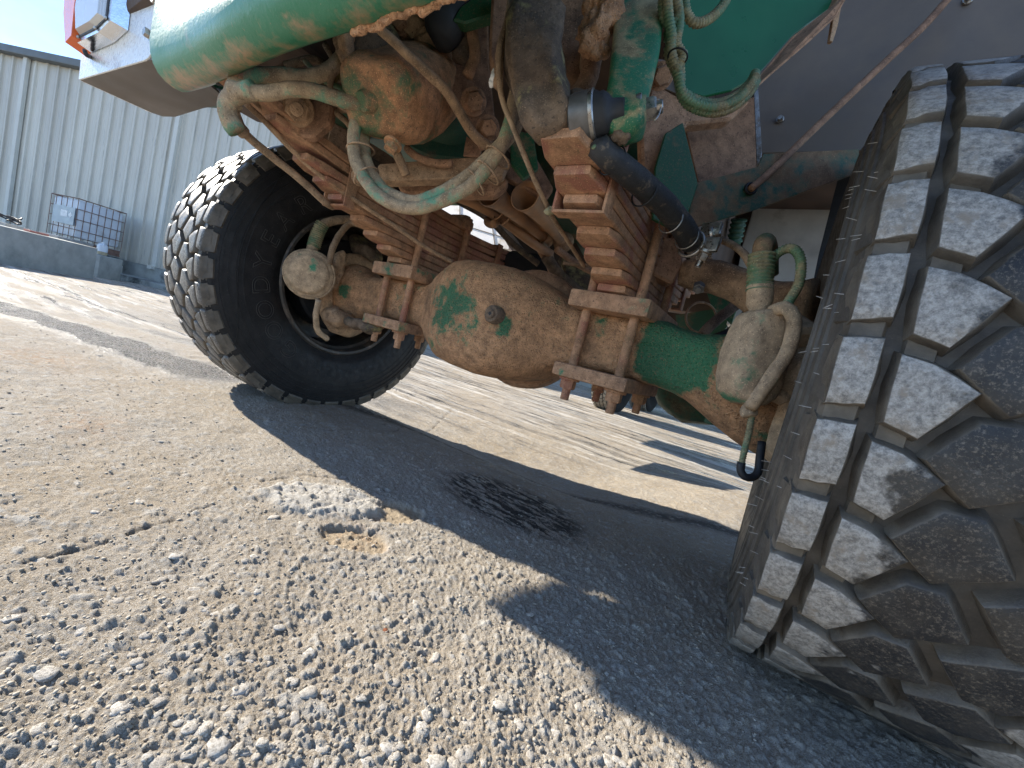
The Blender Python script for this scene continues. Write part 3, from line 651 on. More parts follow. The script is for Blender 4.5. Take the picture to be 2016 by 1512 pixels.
# springs ---------------------------------------------------------
LT = .0240
def leafz(k, y): return .642 + (8 - k) * LT + (.085 + .05 * (k < 2)) * y * y
TIPS = [.735, .62, .53, .465, .41, .325, .267, .205, .15]
def spring(xs, T0=None):
    TIP = list(TIPS)
    if T0: TIP[0] = T0; TIP[1] = T0 - .01
    bm = bmesh.new(); cyl(bm, (xs, 0, .63), (xs, 0, leafz(0, 0) + .05), .012, n=12); root = obj('leaf_spring', bm, M['leaf'], truck)
    for k in range(9):
        bm = bmesh.new(); w = .050 + random.uniform(-.0012, .0012); rings = []; ys = np.linspace(-TIP[k], TIP[k] * 1.05, 26); g = .0016
        for y in ys:
            z0 = leafz(k, y); e = min(abs(y + TIP[k]), abs(TIP[k] * 1.05 - y)); t = LT - g; ww = w
            if k > 0 and e < .03: t *= .72 + .28 * e / .03; ww = w - .013 * (1 - e / .03)
            b = .003; zz = z0 + (LT - g - t)
            prof = [(-ww + b, zz), (ww - b, zz), (ww, zz + b), (ww, zz + t - b), (ww - b, zz + t), (-ww + b, zz + t), (-ww, zz + t - b), (-ww, zz + b)]
            rings.append([bm.verts.new((xs + px, y, pz)) for px, pz in prof])
        bm.faces.new(rings[0]); bm.faces.new(rings[-1][::-1]); skin(bm, rings)
        o = obj('leaf', bm, M['leaf'], root, autos=30)
    # rebound clips
    for yc, k1 in ((-.395, 4), (.35, 5)):
        zb = leafz(k1, yc) - .006; zt = leafz(0, yc) + LT + .01
        bm = bmesh.new()
        for sx in (-1, 1): box(bm, (xs + sx * .0545, yc, (zb + zt) / 2), XYZ, (.006, .034, zt - zb), .0015)
        box(bm, (xs, yc, zb - .003), XYZ, (.115, .034, .006), .0015); cyl(bm, (xs - .062, yc, zt - .01), (xs + .062, yc, zt - .01), .008, n=12)
        obj('spring_clip', bm, M['leaf'], root, autos=30)
    # seat, clamp plates, U-bolts, nuts
    def pad(zc, h, sx, sy, nm, mat):
        bm = bmesh.new(); box(bm, (xs, 0, zc), XYZ, (sx, sy, h), .008); p = obj(nm, bm, mat, root, autos=35); return p
    sd = pad(.622, .045, .215, .31, 'spring_seat', M['seat'])
    pad(.432, .036, .205, .31, 'clamp_plate', M['seat'])
    zt = leafz(0, 0) + LT
    bm = bmesh.new(); box(bm, (xs, -.105, zt + .02), XYZ, (.15, .05, .035), .006); box(bm, (xs, .105, zt + .02), XYZ, (.15, .05, .035), .006); box(bm, (xs, 0, zt + .012), XYZ, (.13, .25, .024), .004)
    obj('top_clamp', bm, M['leaf'], root, autos=35)
    for yc in (-.112, .112):
        zz = zt + .045; pts = [(xs - .066, yc, .415), (xs - .066, yc, .6), (xs - .066, yc, zz - .03), (xs - .060, yc, zz - .006), (xs - .04, yc, zz + .004), (xs + .04, yc, zz + .004), (xs + .060, yc, zz - .006), (xs + .066, yc, zz - .03), (xs + .066, yc, .6), (xs + .066, yc, .415)]
        tube('u_bolt', pts, .0125, M['leaf'], root, n=14, step=.012, rough=.03)
        for sx in (-1, 1): bolt('u_bolt_nut', (xs + sx * .066, yc, .415), (0, 0, -1), .021, .032, M['leaf'], root, stud=.03, r0=random.uniform(0, 1))
    return root
M['seat'] = dirty('seat_casting', dust=(.41, .235, .135), dark=(.13, .085, .06), paint=(.03, .2, .10), amt=.34, psc=10, darkamt=.2, grit=1.2)
spR = spring(.412, .49); spR['label'] = 'near leaf spring, stepped leaf ends facing the camera'; spL = spring(-.412); spL['label'] = 'far leaf spring running down to the axle'

# brake chambers --------------------------------------------------
cc = at(608, 540, y=-.25); d = (Vector(CAM) - cc).normalized(); d = (d + Vector((.05, -.25, -.05))).normalized()
bm = bmesh.new(); x_, y_, z_ = frame(d)
def rings_on(bm, c, z, prof, n=40):
    x, y, z = frame(z); rg = []
    for r, h in prof: rg.append([bm.verts.new(c + z * h)] if r == 0 else [bm.verts.new(c + z * h + (x * math.cos(a) + y * math.sin(a)) * r) for a in (2 * math.pi * k / n for k in range(n))])
    skin(bm, rg)
rings_on(bm, cc, d, [(0, -.12), (.05, -.12), (.072, -.10), (.080, -.05), (.082, -.02), (.088, -.018), (.0885, -.004), (.084, .002), (.076, .004), (.074, .008), (.071, .014), (.06, .020), (.03, .0235), (0, .024)])
chL = obj('brake_chamber', bm, M['chamber'], truck, autos=50, label='round brake chamber with a green smear on its end'); rough_up(chL, .003, 30)
A = chL.data.attributes.new('paint', 'FLOAT', 'POINT')
for v in chL.data.vertices: A.data[v.index].value = max(0, 1.1 - 1.1 * min((v.co - (at(600, 515, y=-.25) + d * .02)).length / .042, (v.co - (at(620, 522, y=-.25) + d * .02)).length / .035))
tube('clamp_ring', [cc + d * -.011 + (x_ * math.cos(a) + y_ * math.sin(a)) * .089 for a in np.linspace(0, 2 * math.pi, 25)], .0055, M['chamber'], chL, n=8, rough=.15)
tube('air_fitting', [at(612, 500, y=-.22), at(618, 480, y=-.22), at(628, 455, y=-.2), at(640, 440, y=-.19), at(672, 432, y=-.12), at(705, 436, y=-.05)], lambda t: .021 if t < .35 else .017, M['chamber'], chL, rough=.08)
tube('corrugated_sleeve', [at(617, 486, y=-.225), at(626, 458, y=-.215), at(636, 440, y=-.205)], .0235, M['conduit'], chL, corr=.008)
tube('drain_hose', [at(628, 590, y=-.24), at(622, 620, y=-.23), at(625, 650, y=-.2), at(645, 668, y=-.15)], .011, M['chamber'], chL, rough=.12)
tube('brake_hose', [at(648, 520, y=-.2), at(655, 490, y=-.2), at(668, 462, y=-.17), at(690, 440, y=-.13), at(715, 445, y=-.1)], .012, M['hose2'], chL, rough=.1)
bolt('chamber_bolt', at(574, 492, y=-.24), Vector((-1, -.3, .5)), .009, .02, M['steel'], chL)
bolt('chamber_bolt', at(560, 558, y=-.22), Vector((-1, -.3, -.1)), .009, .02, M['steel'], chL)
# knuckle bits beside the far wheel
def blob(name, c, s, mat, parent, amp=.01, sc_=14, seed=0, e=1.0, rot=None):
    bm = bmesh.new(); bmesh.ops.create_icosphere(bm, subdivisions=4, radius=1)
    for v in bm.verts:
        d_ = v.co; q = Vector((math.copysign(abs(d_.x) ** e, d_.x) * s[0], math.copysign(abs(d_.y) ** e, d_.y) * s[1], math.copysign(abs(d_.z) ** e, d_.z) * s[2]))
        if rot: q = rot @ q
        v.co = Vector(c) + q
    o = obj(name, bm, mat, parent, smooth=True); rough_up(o, amp, sc_, seed); return o
blob('steering_knuckle', (-.83, .0, .50), (.05, .15, .185), M['dirt'], truck, .015, 12, 3)
blob('slack_adjuster', at(665, 530, y=-.12), (.022, .03, .075), M['dirt'], truck, .012, 24, 4, .8)
blob('knuckle_arm', at(665, 625, y=-.1), (.075, .05, .04), M['dirt'], truck, .012, 20, 5, .8)
blob('knuckle_arm', at(715, 640, y=-.12), (.10, .035, .022), M['darkmud'], truck, .01, 20, 6, .8)
blob('brake_bracket', at(718, 492, y=.05), (.10, .06, .035), M['darkmud'], truck, .02, 16, 7, .8, Matrix.Rotation(.35, 3, 'Y'))
0 and tube('brake_spider', [at(600, 610, y=-.06), at(612, 655, y=-.05), at(650, 690, y=-.04), at(700, 680, y=-.02)], .018, M['dirt'], truck, rough=.1)
bm = bmesh.new(); cyl(bm, (-.90, 0, .535), (-1.02, 0, .535), .205, n=48, bevel=.01); obj('brake_drum', bm, M['black'], truck, autos=40)
# near brake chamber
a0 = at(1500, 618, y=-.19); a1 = at(1462, 800, y=-.19); dz = (a1 - a0).normalized(); bm = bmesh.new(); xs_, ys_, zs_ = frame(dz, AX[0]); L = (a1 - a0).length
loft(bm, [(a0 + dz * L * t, xs_, ys_, hx, .052, e) for t, hx, e in ((-.02, .012, 2), (0, .028, 3), (.04, .036, 3.4), (.2, .044, 3.6), (.45, .052, 3.6), (.7, .054, 3.2), (.86, .046, 3), (.95, .030, 2.6), (.98, .012, 2))], n=36)
chR = obj('brake_chamber', bm, M['chamber'], truck, smooth=True, label='long brake chamber beside the near tyre'); rough_up(chR, .004, 26, 9)
A = chR.data.attributes.new('paint', 'FLOAT', 'POINT')
for v in chR.data.vertices: A.data[v.index].value = max(0, .28 - 7 * abs((v.co - a0).dot(xs_) + .03))
tube('clamp_ring', [at(1522, 612, y=-.22), at(1546, 606, y=-.24), at(1562, 625, y=-.245), at(1560, 665, y=-.245), at(1540, 710, y=-.245), at(1512, 750, y=-.245), at(1490, 785, y=-.24), at(1478, 800, y=-.23)], .0125, M['chamber'], chR, rough=.09, n=14)
blob('chamber_foot', at(1475, 806, y=-.22), (.014, .014, .016), M['chamber'], chR, .006, 40, 3)
tube('drain_tube', [at(1480, 820, y=-.22), at(1475, 850, y=-.22), at(1466, 885, y=-.22), at(1460, 912, y=-.22)], .006, M['conduit'], chR, corr=.004, n=10)
tube('black_hook_hose', [at(1460, 910, y=-.22), at(1458, 926, y=-.22), at(1466, 938, y=-.22), at(1480, 940, y=-.21), at(1492, 930, y=-.2), at(1496, 900, y=-.19), at(1500, 870, y=-.18)], .0075, M['rubber'], chR)
tube('air_line_end', [at(1497, 618, y=-.19), at(1495, 596, y=-.19), at(1496, 560, y=-.19)], lambda t: .0185 if t < .35 else .0235, M['chamber'], chR, rough=.04, n=16)
tube('corrugated_sleeve', [at(1495, 572, y=-.19), at(1497, 540, y=-.19), at(1500, 500, y=-.19)], .0225, M['conduit'], chR, corr=.0075, n=16)
tube('green_elbow', [at(1500, 505, y=-.19), at(1501, 486, y=-.19), at(1507, 476, y=-.17), at(1513, 490, y=-.12), at(1515, 540, y=-.08)], .0175, M['greenplate'], chR, n=14)
tube('thin_conduit', [at(1515, 520, y=-.17), at(1530, 500, y=-.18), at(1552, 489, y=-.19), at(1569, 496, y=-.2), at(1577, 520, y=-.2), at(1572, 560, y=-.2), at(1552, 595, y=-.21), at(1545, 612, y=-.22)], .0085, M['conduit'], chR, corr=.005, n=10)
tube('air_line', [at(1420, 472, y=-.05), at(1445, 484, y=-.1), at(1465, 500, y=-.14), at(1478, 522, y=-.17)], .008, M['hose2'], chR)
blob('knuckle', (.845, .0, .50), (.055, .15, .16), M['chamber'], truck, .01, 12, 13); 
bm = bmesh.new(); cyl(bm, (.78, -.06, .63), (.83, -.13, .57), .055, .07, n=28, bevel=.01); cyl(bm, (.76, -.10, .56), (.86, -.12, .54), .06, n=28, bevel=.01); obj('spindle_flange', bm, M['chamber'], truck, autos=40)
blob('grease_lump', at(1560, 622, y=-.15), (.016, .01, .008), M['capsteel'], truck, .004, 60, 2)
blob('grease_lump', at(1535, 780, y=-.15), (.018, .012, .016), M['chamber'], truck, .004, 60, 4)
bolt('drain_bolt', at(1408, 812, y=-.02), (0, 0, -1), .02, .03, M['dkgreen'], truck)
# steering arm, drag link, pitman arm ------------------------------
def armloft(name, rows, mat, parent, dirz=None, e=3.2, n=24, amp=.003):
    """rows: (centre, half-width across picture, half-thickness)"""
    bm = bmesh.new(); st = []
    for i, (c, a, b) in enumerate(rows):
        p0 = rows[max(i - 1, 0)][0]; p1 = rows[min(i + 1, len(rows) - 1)][0]; t = (p1 - p0).normalized(); v = (Vector(CAM) - c).normalized(); x = t.cross(v).normalized(); y = t.cross(x).normalized()
        st.append((c, x, y, a, b, e))
    loft(bm, st, n); o = obj(name, bm, mat, parent, smooth=True); rough_up(o, amp, 22, len(rows)); return o
armloft('steering_arm', [(at(1337, 536, y=.06), .012, .012), (at(1345, 538, y=.06), .034, .026), (at(1370, 541, y=.055), .043, .03), (at(1410, 545, y=.05), .043, .03), (at(1450, 560, y=.045), .042, .03), (at(1490, 585, y=.04), .044, .034), (at(1530, 592, y=.03), .045, .036), (at(1570, 592, y=.02), .046, .04), (at(1600, 592, y=.01), .05, .04)], M['dirtarm'] if 'dirtarm' in M else M['dirt'], truck, amp=.006)
bolt('castle_nut', at(1377, 562, y=.0), Vector(CAM) - at(1377, 562, y=.0) + Vector((0, 0, -.5)), .015, .026, M['capsteel'], truck, washer=False, stud=.008)
armloft('drag_link', [(at(1172, 280, d=.70), .012, .012), (at(1176, 286, d=.70), .021, .021), (at(1205, 315, d=.72), .0225, .0225), (at(1255, 355, d=.78), .024, .024), (at(1310, 405, d=.85), .025, .025), (at(1345, 448, d=.91), .0255, .0255), (at(1362, 478, d=.94), .026, .026), (at(1366, 485, d=.95), .012, .012)], M['drag'], truck, e=2, amp=.001)
def hoop(name, c, nrm, r, tr, mat, parent):
    x, y, z = frame(nrm); return tube(name, [c + (x * math.cos(a) + y * math.sin(a)) * r for a in np.linspace(0, 2 * math.pi, 19)], tr, mat, parent, n=8)
dl = (at(1362, 478, d=.94) - at(1176, 286, d=.70))
for t in (.12, .42, .72, .93): hoop('cable_tie', at(1176, 286, d=.70) + dl * t + Vector((0, 0, 0)), dl, .026, .0016, M['black' if t < .5 else 'steel'], truck)
tube('sleeve_seam', [at(1168, 288, d=.69), at(1215, 345, d=.74), at(1275, 400, d=.82), at(1330, 452, d=.9)], .004, M['conduit'], truck, corr=.004, n=8)
# pipe clamp at the low end
pc = at(1372, 478, d=.93)
bm = bmesh.new(); box(bm, at(1400, 452, d=.93), frame(dl), (.03, .045, .012), .003); box(bm, at(1385, 483, d=.92), frame(dl), (.032, .07, .012), .003); obj('pipe_clamp', bm, M['steel'], truck, autos=35)
hoop('clamp_band', at(1360, 480, d=.935), dl, .029, .004, M['steel'], truck)
bolt('clamp_nut', at(1388, 495, d=.92), (-.2, 0, -1), .013, .022, M['steel'], truck, stud=.014)
bolt('clamp_nut', at(1400, 462, d=.93), (.9, 0, .3), .013, .02, M['steel'], truck)
# ball joint
bc = at(1158, 232, d=.70); ex = Vector(AX[0]) * .93 + Vector(AX[2]) * -.36; bm = bmesh.new()
rings_on(bm, bc, ex, [(0, -.030), (.030, -.030), (.0375, -.026), (.0395, -.018), (.040, .002), (.0385, .010), (0, .010)], 48); obj('ball_joint', bm, M['capsteel'], truck, autos=40)
bm = bmesh.new(); rings_on(bm, bc, ex, [(0, .006), (.0402, .006), (.0405, .012), (.0385, .014), (0, .014)], 48); obj('snap_ring', bm, M['steel'], truck, autos=40)
bm = bmesh.new(); rings_on(bm, bc, ex, [(0, .010), (.036, .010), (.037, .016), (.033, .022), (.034, .028), (.028, .036), (.020, .042), (.017, .06), (0, .06)], 40); obj('rubber_boot', bm, M['rubber'], truck, autos=60)
# pitman arm: comes down from above, folds under to the ball stud
armloft('pitman_arm', [(at(1262, -60, d=.84), .048, .02), (at(1257, 40, d=.80), .046, .02), (at(1250, 110, d=.76), .043, .021), (at(1240, 165, d=.73), .038, .022), (at(1231, 200, d=.715), .036, .024), (at(1228, 225, d=.71), .037, .030), (at(1229, 245, d=.705), .036, .034), (at(1231, 262, d=.70), .030, .032), (at(1232, 277, d=.70), .014, .016)], M['pitman'], truck, e=4.5, amp=.002)
bolt('castle_nut', at(1256, 220, d=.70), ex, .0195, .030, M['steel'], truck, stud=.010)
tube('cotter_pin', [at(1280, 200, d=.68), at(1297, 196, d=.68), at(1301, 210, d=.68), at(1296, 228, d=.68), at(1288, 238, d=.68)], .0016, M['steel'], truck, n=6)
# upper frame: castings, columns, boards --------------------------
armloft('spring_hanger', [(at(1062, 0, d=.78), .02, .02), (at(1060, 25, d=.78), .046, .035), (at(1048, 70, d=.77), .052, .04), (at(1046, 120, d=.76), .050, .04), (at(1060, 175, d=.74), .046, .04), (at(1080, 225, d=.72), .040, .035), (at(1090, 250, d=.71), .036, .03), (at(1094, 262, d=.705), .02, .02)], M['darkmud'], truck, e=5, amp=.013, n=40)
# front eye wrap of the near spring: bent plates in front of the leaf pack
def bentleaf(name, pix, dd, mat, parent, th=.016):
    bm = bmesh.new(); plate(bm, [at(a, b, d=q) for (a, b), q in zip(pix, dd)], th, .002); return obj(name, bm, mat, parent)
box_cols = [
 ('frame_bracket', [(968, -20), (1012, -20), (1000, 60), (985, 160), (975, 150), (962, 110)], .90, M['brown']),
 ('column', [(1090, -20), (1160, -20), (1150, 60), (1165, 190), (1135, 215), (1108, 175), (1100, 100)], .90, M['dirt2']),
 ('column', [(1150, 60), (1195, 80), (1180, 140), (1165, 142), (1146, 110)], .86, M['dirt'])]
for nm, pix, d_, mt in box_cols: pplate(nm, pix, .05, mt, truck, bevel=.006, d=d_)
cl = blob('dried_mud_clod', at(1172, 48, d=.80), (.038, .03, .062), M['clod'], truck, .024, 26, 5)
blob('dried_mud_clod', at(1182, 95, d=.80), (.016, .016, .028), M['clod'], truck, .012, 50, 6)
pplate('hanger_rib', [(1098, 60), (1112, 110), (1118, 170), (1132, 215), (1122, 245), (1100, 215), (1085, 160), (1082, 90)], .02, M['darkmud'], truck, bevel=.004, d=.765)
pplate('hanger_rib', [(1010, 30), (1062, 8), (1092, 22), (1096, 45), (1050, 40), (1020, 62)], .02, M['dirt2'], truck, bevel=.004, d=.755)
# big bracket with two bolts and its bent edge strip
pplate('gear_bracket', [(735, 50), (800, 10), (900, -30), (960, -30), (962, 120), (975, 240), (968, 285), (945, 290), (915, 240), (890, 200), (850, 140), (790, 95)], .02, M['brown'], truck, bevel=.003, d=1.06)
tube('bent_strap', [at(722, 35, d=.86), at(775, 82, d=.87), at(830, 132, d=.89), at(878, 178, d=.92), at(905, 222, d=.97), at(935, 268, d=1.02), at(968, 292, d=1.02)], lambda t: .0095 + .003 * t, M['dirt'], truck, rough=.06)
for a, b, r in ((932, 200, .024), (960, 252, .022)): bolt('bracket_bolt', at(a, b, d=1.04), Vector(CAM) - at(a, b, d=1.04) + Vector((.25, 0, 0)), r, .034, M['dirt2'], truck)
for a, b in ((845, 90), (818, 52)): bolt('bracket_bolt', at(a, b, d=1.04), Vector(CAM) - at(a, b, d=1.04) + Vector((-.4, 0, .1)), .028, .03, M['dirt'], truck)
bolt('frame_bolt', at(795, 48, d=1.03), Vector((.3, -1, -.3)), .02, .03, M['dirt2'], truck)
armloft('bump_stop', [(at(890, -20, d=.98), .05, .05), (at(880, 20, d=.98), .055, .05), (at(876, 50, d=.98), .045, .045), (at(885, 75, d=.98), .034, .035), (at(890, 88, d=.98), .012, .012)], M['rubber'], truck, e=2.6, amp=.006)
pplate('green_crosspiece', [(905, 12), (960, -25), (1010, -30), (1000, 20), (915, 45), (890, 38)], .03, M['greenplate'], truck, bevel=.004, d=.94)
# steering gear
gc = at(780, 205, d=1.0); bm = bmesh.new()
ga = (at(815, 175, d=1.08) - at(750, 215, d=.95)).normalized(); gx, gy, gz_ = frame(ga)
sgp = [((700 + 0, 0), 0)]
rows = [(at(735, 195, d=.93), .06, .062, 4), (at(738, 195, d=.94), .075, .078, 3.6), (at(765, 200, d=.98), .092, .090, 3.2), (at(790, 195, d=1.02), .098, .094, 3.0), (at(820, 180, d=1.07), .098, .094, 2.8), (at(850, 165, d=1.12), .09, .088, 2.6), (at(862, 160, d=1.14), .07, .07, 2.4)]
loft(bm, [(rows[0][0], gx, gy, .03, .03, 3)] + [(c, gx, gy, a, b, e) for c, a, b, e in rows], n=44)
sg = obj('steering_gear', bm, M['gear'], truck, smooth=True, label='rust orange steering gear housing'); rough_up(sg, .009, 13, 4)
bolt('gear_plug', at(774, 283, d=.97), Vector((.1, -.4, -1)), .016, .02, M['gear'], sg)
tube('cast_ridge', [at(826, 160, d=.99), at(838, 180, d=.985), at(840, 200, d=.985), at(834, 214, d=.99)], .005, M['gear'], sg)
blob('casting_neck', at(735, 110, d=1.05), (.075, .07, .08), M['darkmud'], truck, .012, 14, 31, .9)
blob('casting_neck', at(790, 60, d=1.12), (.11, .08, .10), M['dirt'], truck, .012, 10, 33, .8)
bm = bmesh.new(); cyl(bm, at(712, 200, d=.93), at(735, 197, d=.95), .022, .028, n=24, bevel=.003); obj('hose_port', bm, M['gear'], sg, autos=40)
# far spring hanger with its big nut
pplate('hanger_plate', [(505, 190), (560, 165), (655, 205), (650, 240), (615, 270), (590, 268), (545, 235), (520, 215)], .03, M['brown'], truck, bevel=.006, d=1.08)
bolt('hanger_nut', at(585, 215, d=1.06), Vector(CAM) - at(585, 215, d=1.06), .030, .03, M['dirt'], truck, stud=.02)
bolt('hanger_nut', at(575, 208, d=1.065), Vector(CAM) - at(575, 208, d=1.06) + Vector((-.3, 0, .2)), .022, .03, M['dirt'], truck)
pplate('hanger_cap', [(650, 236), (700, 262), (712, 330), (690, 350), (640, 300)], .03, M['dirt'], truck, bevel=.005, d=1.25)
pplate('frame_flange', [(640, 225), (760, 300), (860, 370), (850, 385), (780, 365), (600, 262)], .04, M['brown'], truck, bevel=.003, d=1.9)
# cross members
pplate('cross_member', [(746, 322), (980, 305), (1004, 312), (990, 345), (975, 348), (752, 356), (738, 340)], .04, M['dirt'], truck, bevel=.003, d=1.12)
pplate('cross_member', [(784, 358), (900, 350), (1000, 348), (1000, 360), (975, 382), (800, 382), (783, 372)], .05, M['dirt2'], truck, bevel=.008, d=1.22)
pplate('bracket_tab', [(918, 268), (950, 285), (945, 308), (912, 306)], .008, M['brown'], truck, d=1.1)
bolt('member_bolt', at(706, 348, d=1.1), Vector(CAM) - at(700, 346, d=1.1), .014, .02, M['dirt'], truck)
# engine and sump above the axle, all dark
bm = bmesh.new(); box(bm, (-.05, .95, 1.2), XYZ, (.5, 1.3, .4), .05); obj('engine', bm, M['dkgreen'], truck, autos=40)
pplate('sump_side', [(790, 225), (870, 200), (915, 215), (950, 300), (930, 318), (840, 310), (800, 290)], .06, M['dkgreen'], truck, bevel=.01, d=1.25)
blob('oil_filter', at(880, 245, d=1.3), (.13, .1, .10), M['dkgreen'], truck, .004, 6, 2)
# frame rails, cab and body mass overhead (they throw the shade)
for xs in (-.41, .41):
    bm = bmesh.new(); box(bm, (xs, 3.55, 1.12), XYZ, (.09, 6.8, .26), .006); obj('frame_rail', bm, M['under'], truck)
bm = bmesh.new(); box(bm, (0, 4.3, 1.62), XYZ, (2.3, 7.8, .5), .03); box(bm, (-.45, -.195, 2.1), XYZ, (1.66, 1.21, 1.6), .03); box(bm, (-.89, -.545, 1.33), XYZ, (.78, .51, .42), .02); box(bm, (.0, 2.6, 2.6), XYZ, (2.4, 4.2, 1.6), .1); obj('cab_body_sun_block', bm, M['under'], truck)  # unseen cab and body boxes, plus one added to block sun behind the bumper
for y_ in (.9, 1.9, 3.0): 
    bm = bmesh.new(); box(bm, (0, y_, 1.05), XYZ, (.74, .12, .16), .01); obj('frame_crossmember', bm, M['under'], truck)
# hoses and cables ------------------------------------------------
def H(name, pix, r, mat, dd, **k):
    n = len(pix); ds = np.linspace(dd[0], dd[1], n) if len(dd) == 2 else dd
    return tube(name, [at(a, b, d=float(q)) for (a, b), q in zip(pix, ds)], r, mat, truck, **k)
H('hydraulic_hose', [(452, 175), (475, 178), (520, 184), (570, 176), (610, 178), (650, 190), (685, 200), (712, 204)], .0165, M['hose'], (.93, .95), rough=.03)
H('hydraulic_hose', [(460, 210), (455, 185), (470, 160), (500, 150), (560, 148), (600, 152), (640, 142), (668, 120), (685, 95), (690, 70)], .017, M['hose'], (.95, 1.02), rough=.05)
H('wrapped_hose_bundle', [(500, 175), (462, 188), (448, 210), (452, 235), (468, 258)], .021, M['hose'], (.93, .97), rough=.10)
H('brake_line', [(455, 215), (470, 250), (495, 275), (540, 312), (590, 352), (640, 398), (655, 407)], lambda t: .0105 if t > .2 else .016, M['hose2'], (.97, 1.30), rough=.05)
H('spring_air_line', [(485, 205), (520, 238), (570, 290), (630, 345), (700, 395), (770, 440), (830, 482), (890, 516)], .007, M['dirt'], (1.0, 1.42), rough=.04)
H('spring_air_line', [(500, 195), (530, 225), (580, 270), (640, 325), (700, 372)], .010, M['dirt'], (1.02, 1.3), rough=.06)
H('large_hose', [(712, 222), (700, 245), (696, 290), (705, 330), (735, 375), (775, 402), (820, 410), (870, 396), (920, 370), (960, 330), (988, 285), (1005, 240), (1012, 200), (1020, 165)], .0145, M['hose'], (.98, .98, .98, .97, .96, .95, .93, .92, .91, .90, .89, .88, .88, .88), rough=.035, n=14)
H('large_hose', [(722, 225), (718, 250), (716, 290), (725, 330), (752, 372), (790, 392), (820, 398), (870, 380), (925, 345), (972, 300), (1005, 265), (1025, 225), (1035, 190)], .0155, M['hose'], (1.02, 1.02, 1.02, 1.0, .98, .96, .94, .93, .92, .91, .90, .90, .90), rough=.045, n=14)
for (a, b, c, d_, q) in ((945, 352, 968, 328, .915), (965, 325, 988, 295, .905), (920, 368, 945, 350, .925), (706, 285, 706, 305, .99), (713, 340, 722, 355, .985)):
    hoop('hose_clamp', at((a + c) / 2 + 4, (b + d_) / 2, d=q), at(c, d_, d=q) - at(a, b, d=q), .031, .0022, M['dirt'], truck)
H('black_cable', [(1005, -20), (1000, 30), (985, 90), (982, 150), (990, 200), (1008, 245), (1030, 300), (1055, 360), (1075, 400), (1090, 432), (1115, 470), (1150, 525)], .0052, M['hose2'], (.76, .76, .76, .76, .77, .78, .80, .84, .88, .92, 1.0, 1.1), n=10)
H('strap', [(1030, -20), (1008, 30), (990, 80), (983, 130), (981, 170)], .0095, M['dirt'], (.775, .775), rough=.08)
blob('white_tape_knot', at(972, 152, d=.78), (.010, .008, .016), M['white'], truck, .006, 80, 2)
blob('tie_knot', at(1082, 416, d=.88), (.011, .009, .011), M['conduit'], truck, .005, 80, 4)
H('loose_wire', [(690, 60), (700, 120), (690, 180), (705, 230)], .009, M['hose2'], (1.1, 1.1)); H('loose_wire', [(560, 130), (620, 118), (660, 150), (700, 165)], .010, M['hose2'], (1.06, 1.1))
H('loose_wire', [(600, 190), (650, 215), (690, 250), (700, 300)], .008, M['hose2'], (1.1, 1.1)); H('loose_wire', [(648, 170), (662, 150), (690, 140)], .01, M['darkmud'], (1.04, 1.08))
blob('mud_cake', at(680, 92, d=.98), (.028, .02, .032), M['dirt'], truck, .014, 35, 3)
pplate('inner_shelf', [(540, 130), (640, 95), (700, 75), (720, 160), (690, 215), (600, 170)], .01, M['darkmud'], truck, d=1.25)
# more pipes, brackets and cables crowding the space above the gear
H('loose_wire', [(600, 120), (640, 160), (672, 175), (690, 205), (700, 240)], .006, M['conduit'], (1.02, 1.0), n=8)
H('loose_wire', [(640, 88), (660, 130), (650, 165), (662, 200), (700, 226)], .007, M['hose2'], (1.0, 1.0), n=8)
H('pipe', [(760, 110), (735, 90), (712, 100), (700, 140), (708, 170)], .016, M['dirt'], (1.02, 1.0), rough=.06)
H('pipe', [(920, 150), (935, 110), (930, 60), (940, 10)], .014, M['dirt2'], (1.0, .98), rough=.06)
H('pipe', [(905, 120), (912, 80), (900, 40)], .022, M['darkmud'], (1.02, 1.0), rough=.08)
H('pipe', [(800, 290), (815, 305), (850, 320), (890, 322)], .010, M['dirt2'], (1.1, 1.1)); H('pipe', [(780, 300), (790, 322), (800, 345)], .012, M['dirt'], (1.08, 1.1))
H('pipe', [(1110, 200), (1135, 190), (1160, 150), (1165, 100)], .02, M['dirt2'], (.86, .84), rough=.08)
pplate('bracket', [(600, 175), (660, 168), (690, 188), (680, 216), (640, 214), (606, 196)], .02, M['dirt'], truck, bevel=.004, d=1.14)
pplate('bracket', [(1005, 255), (1050, 262), (1060, 330), (1030, 352), (1005, 320)], .02, M['greenplate'], truck, bevel=.003, d=1.15)
pplate('bracket', [(985, 330), (1050, 300), (1090, 370), (1075, 392), (1000, 352)], .03, M['brown'], truck, bevel=.004, d=1.3)
blob('grease_cake', at(1130, 212, d=.76), (.022, .02, .03), M['darkmud'], truck, .010, 40, 8); blob('grease_cake', at(1222, 268, d=.695), (.018, .014, .012), M['darkmud'], truck, .006, 70, 9)
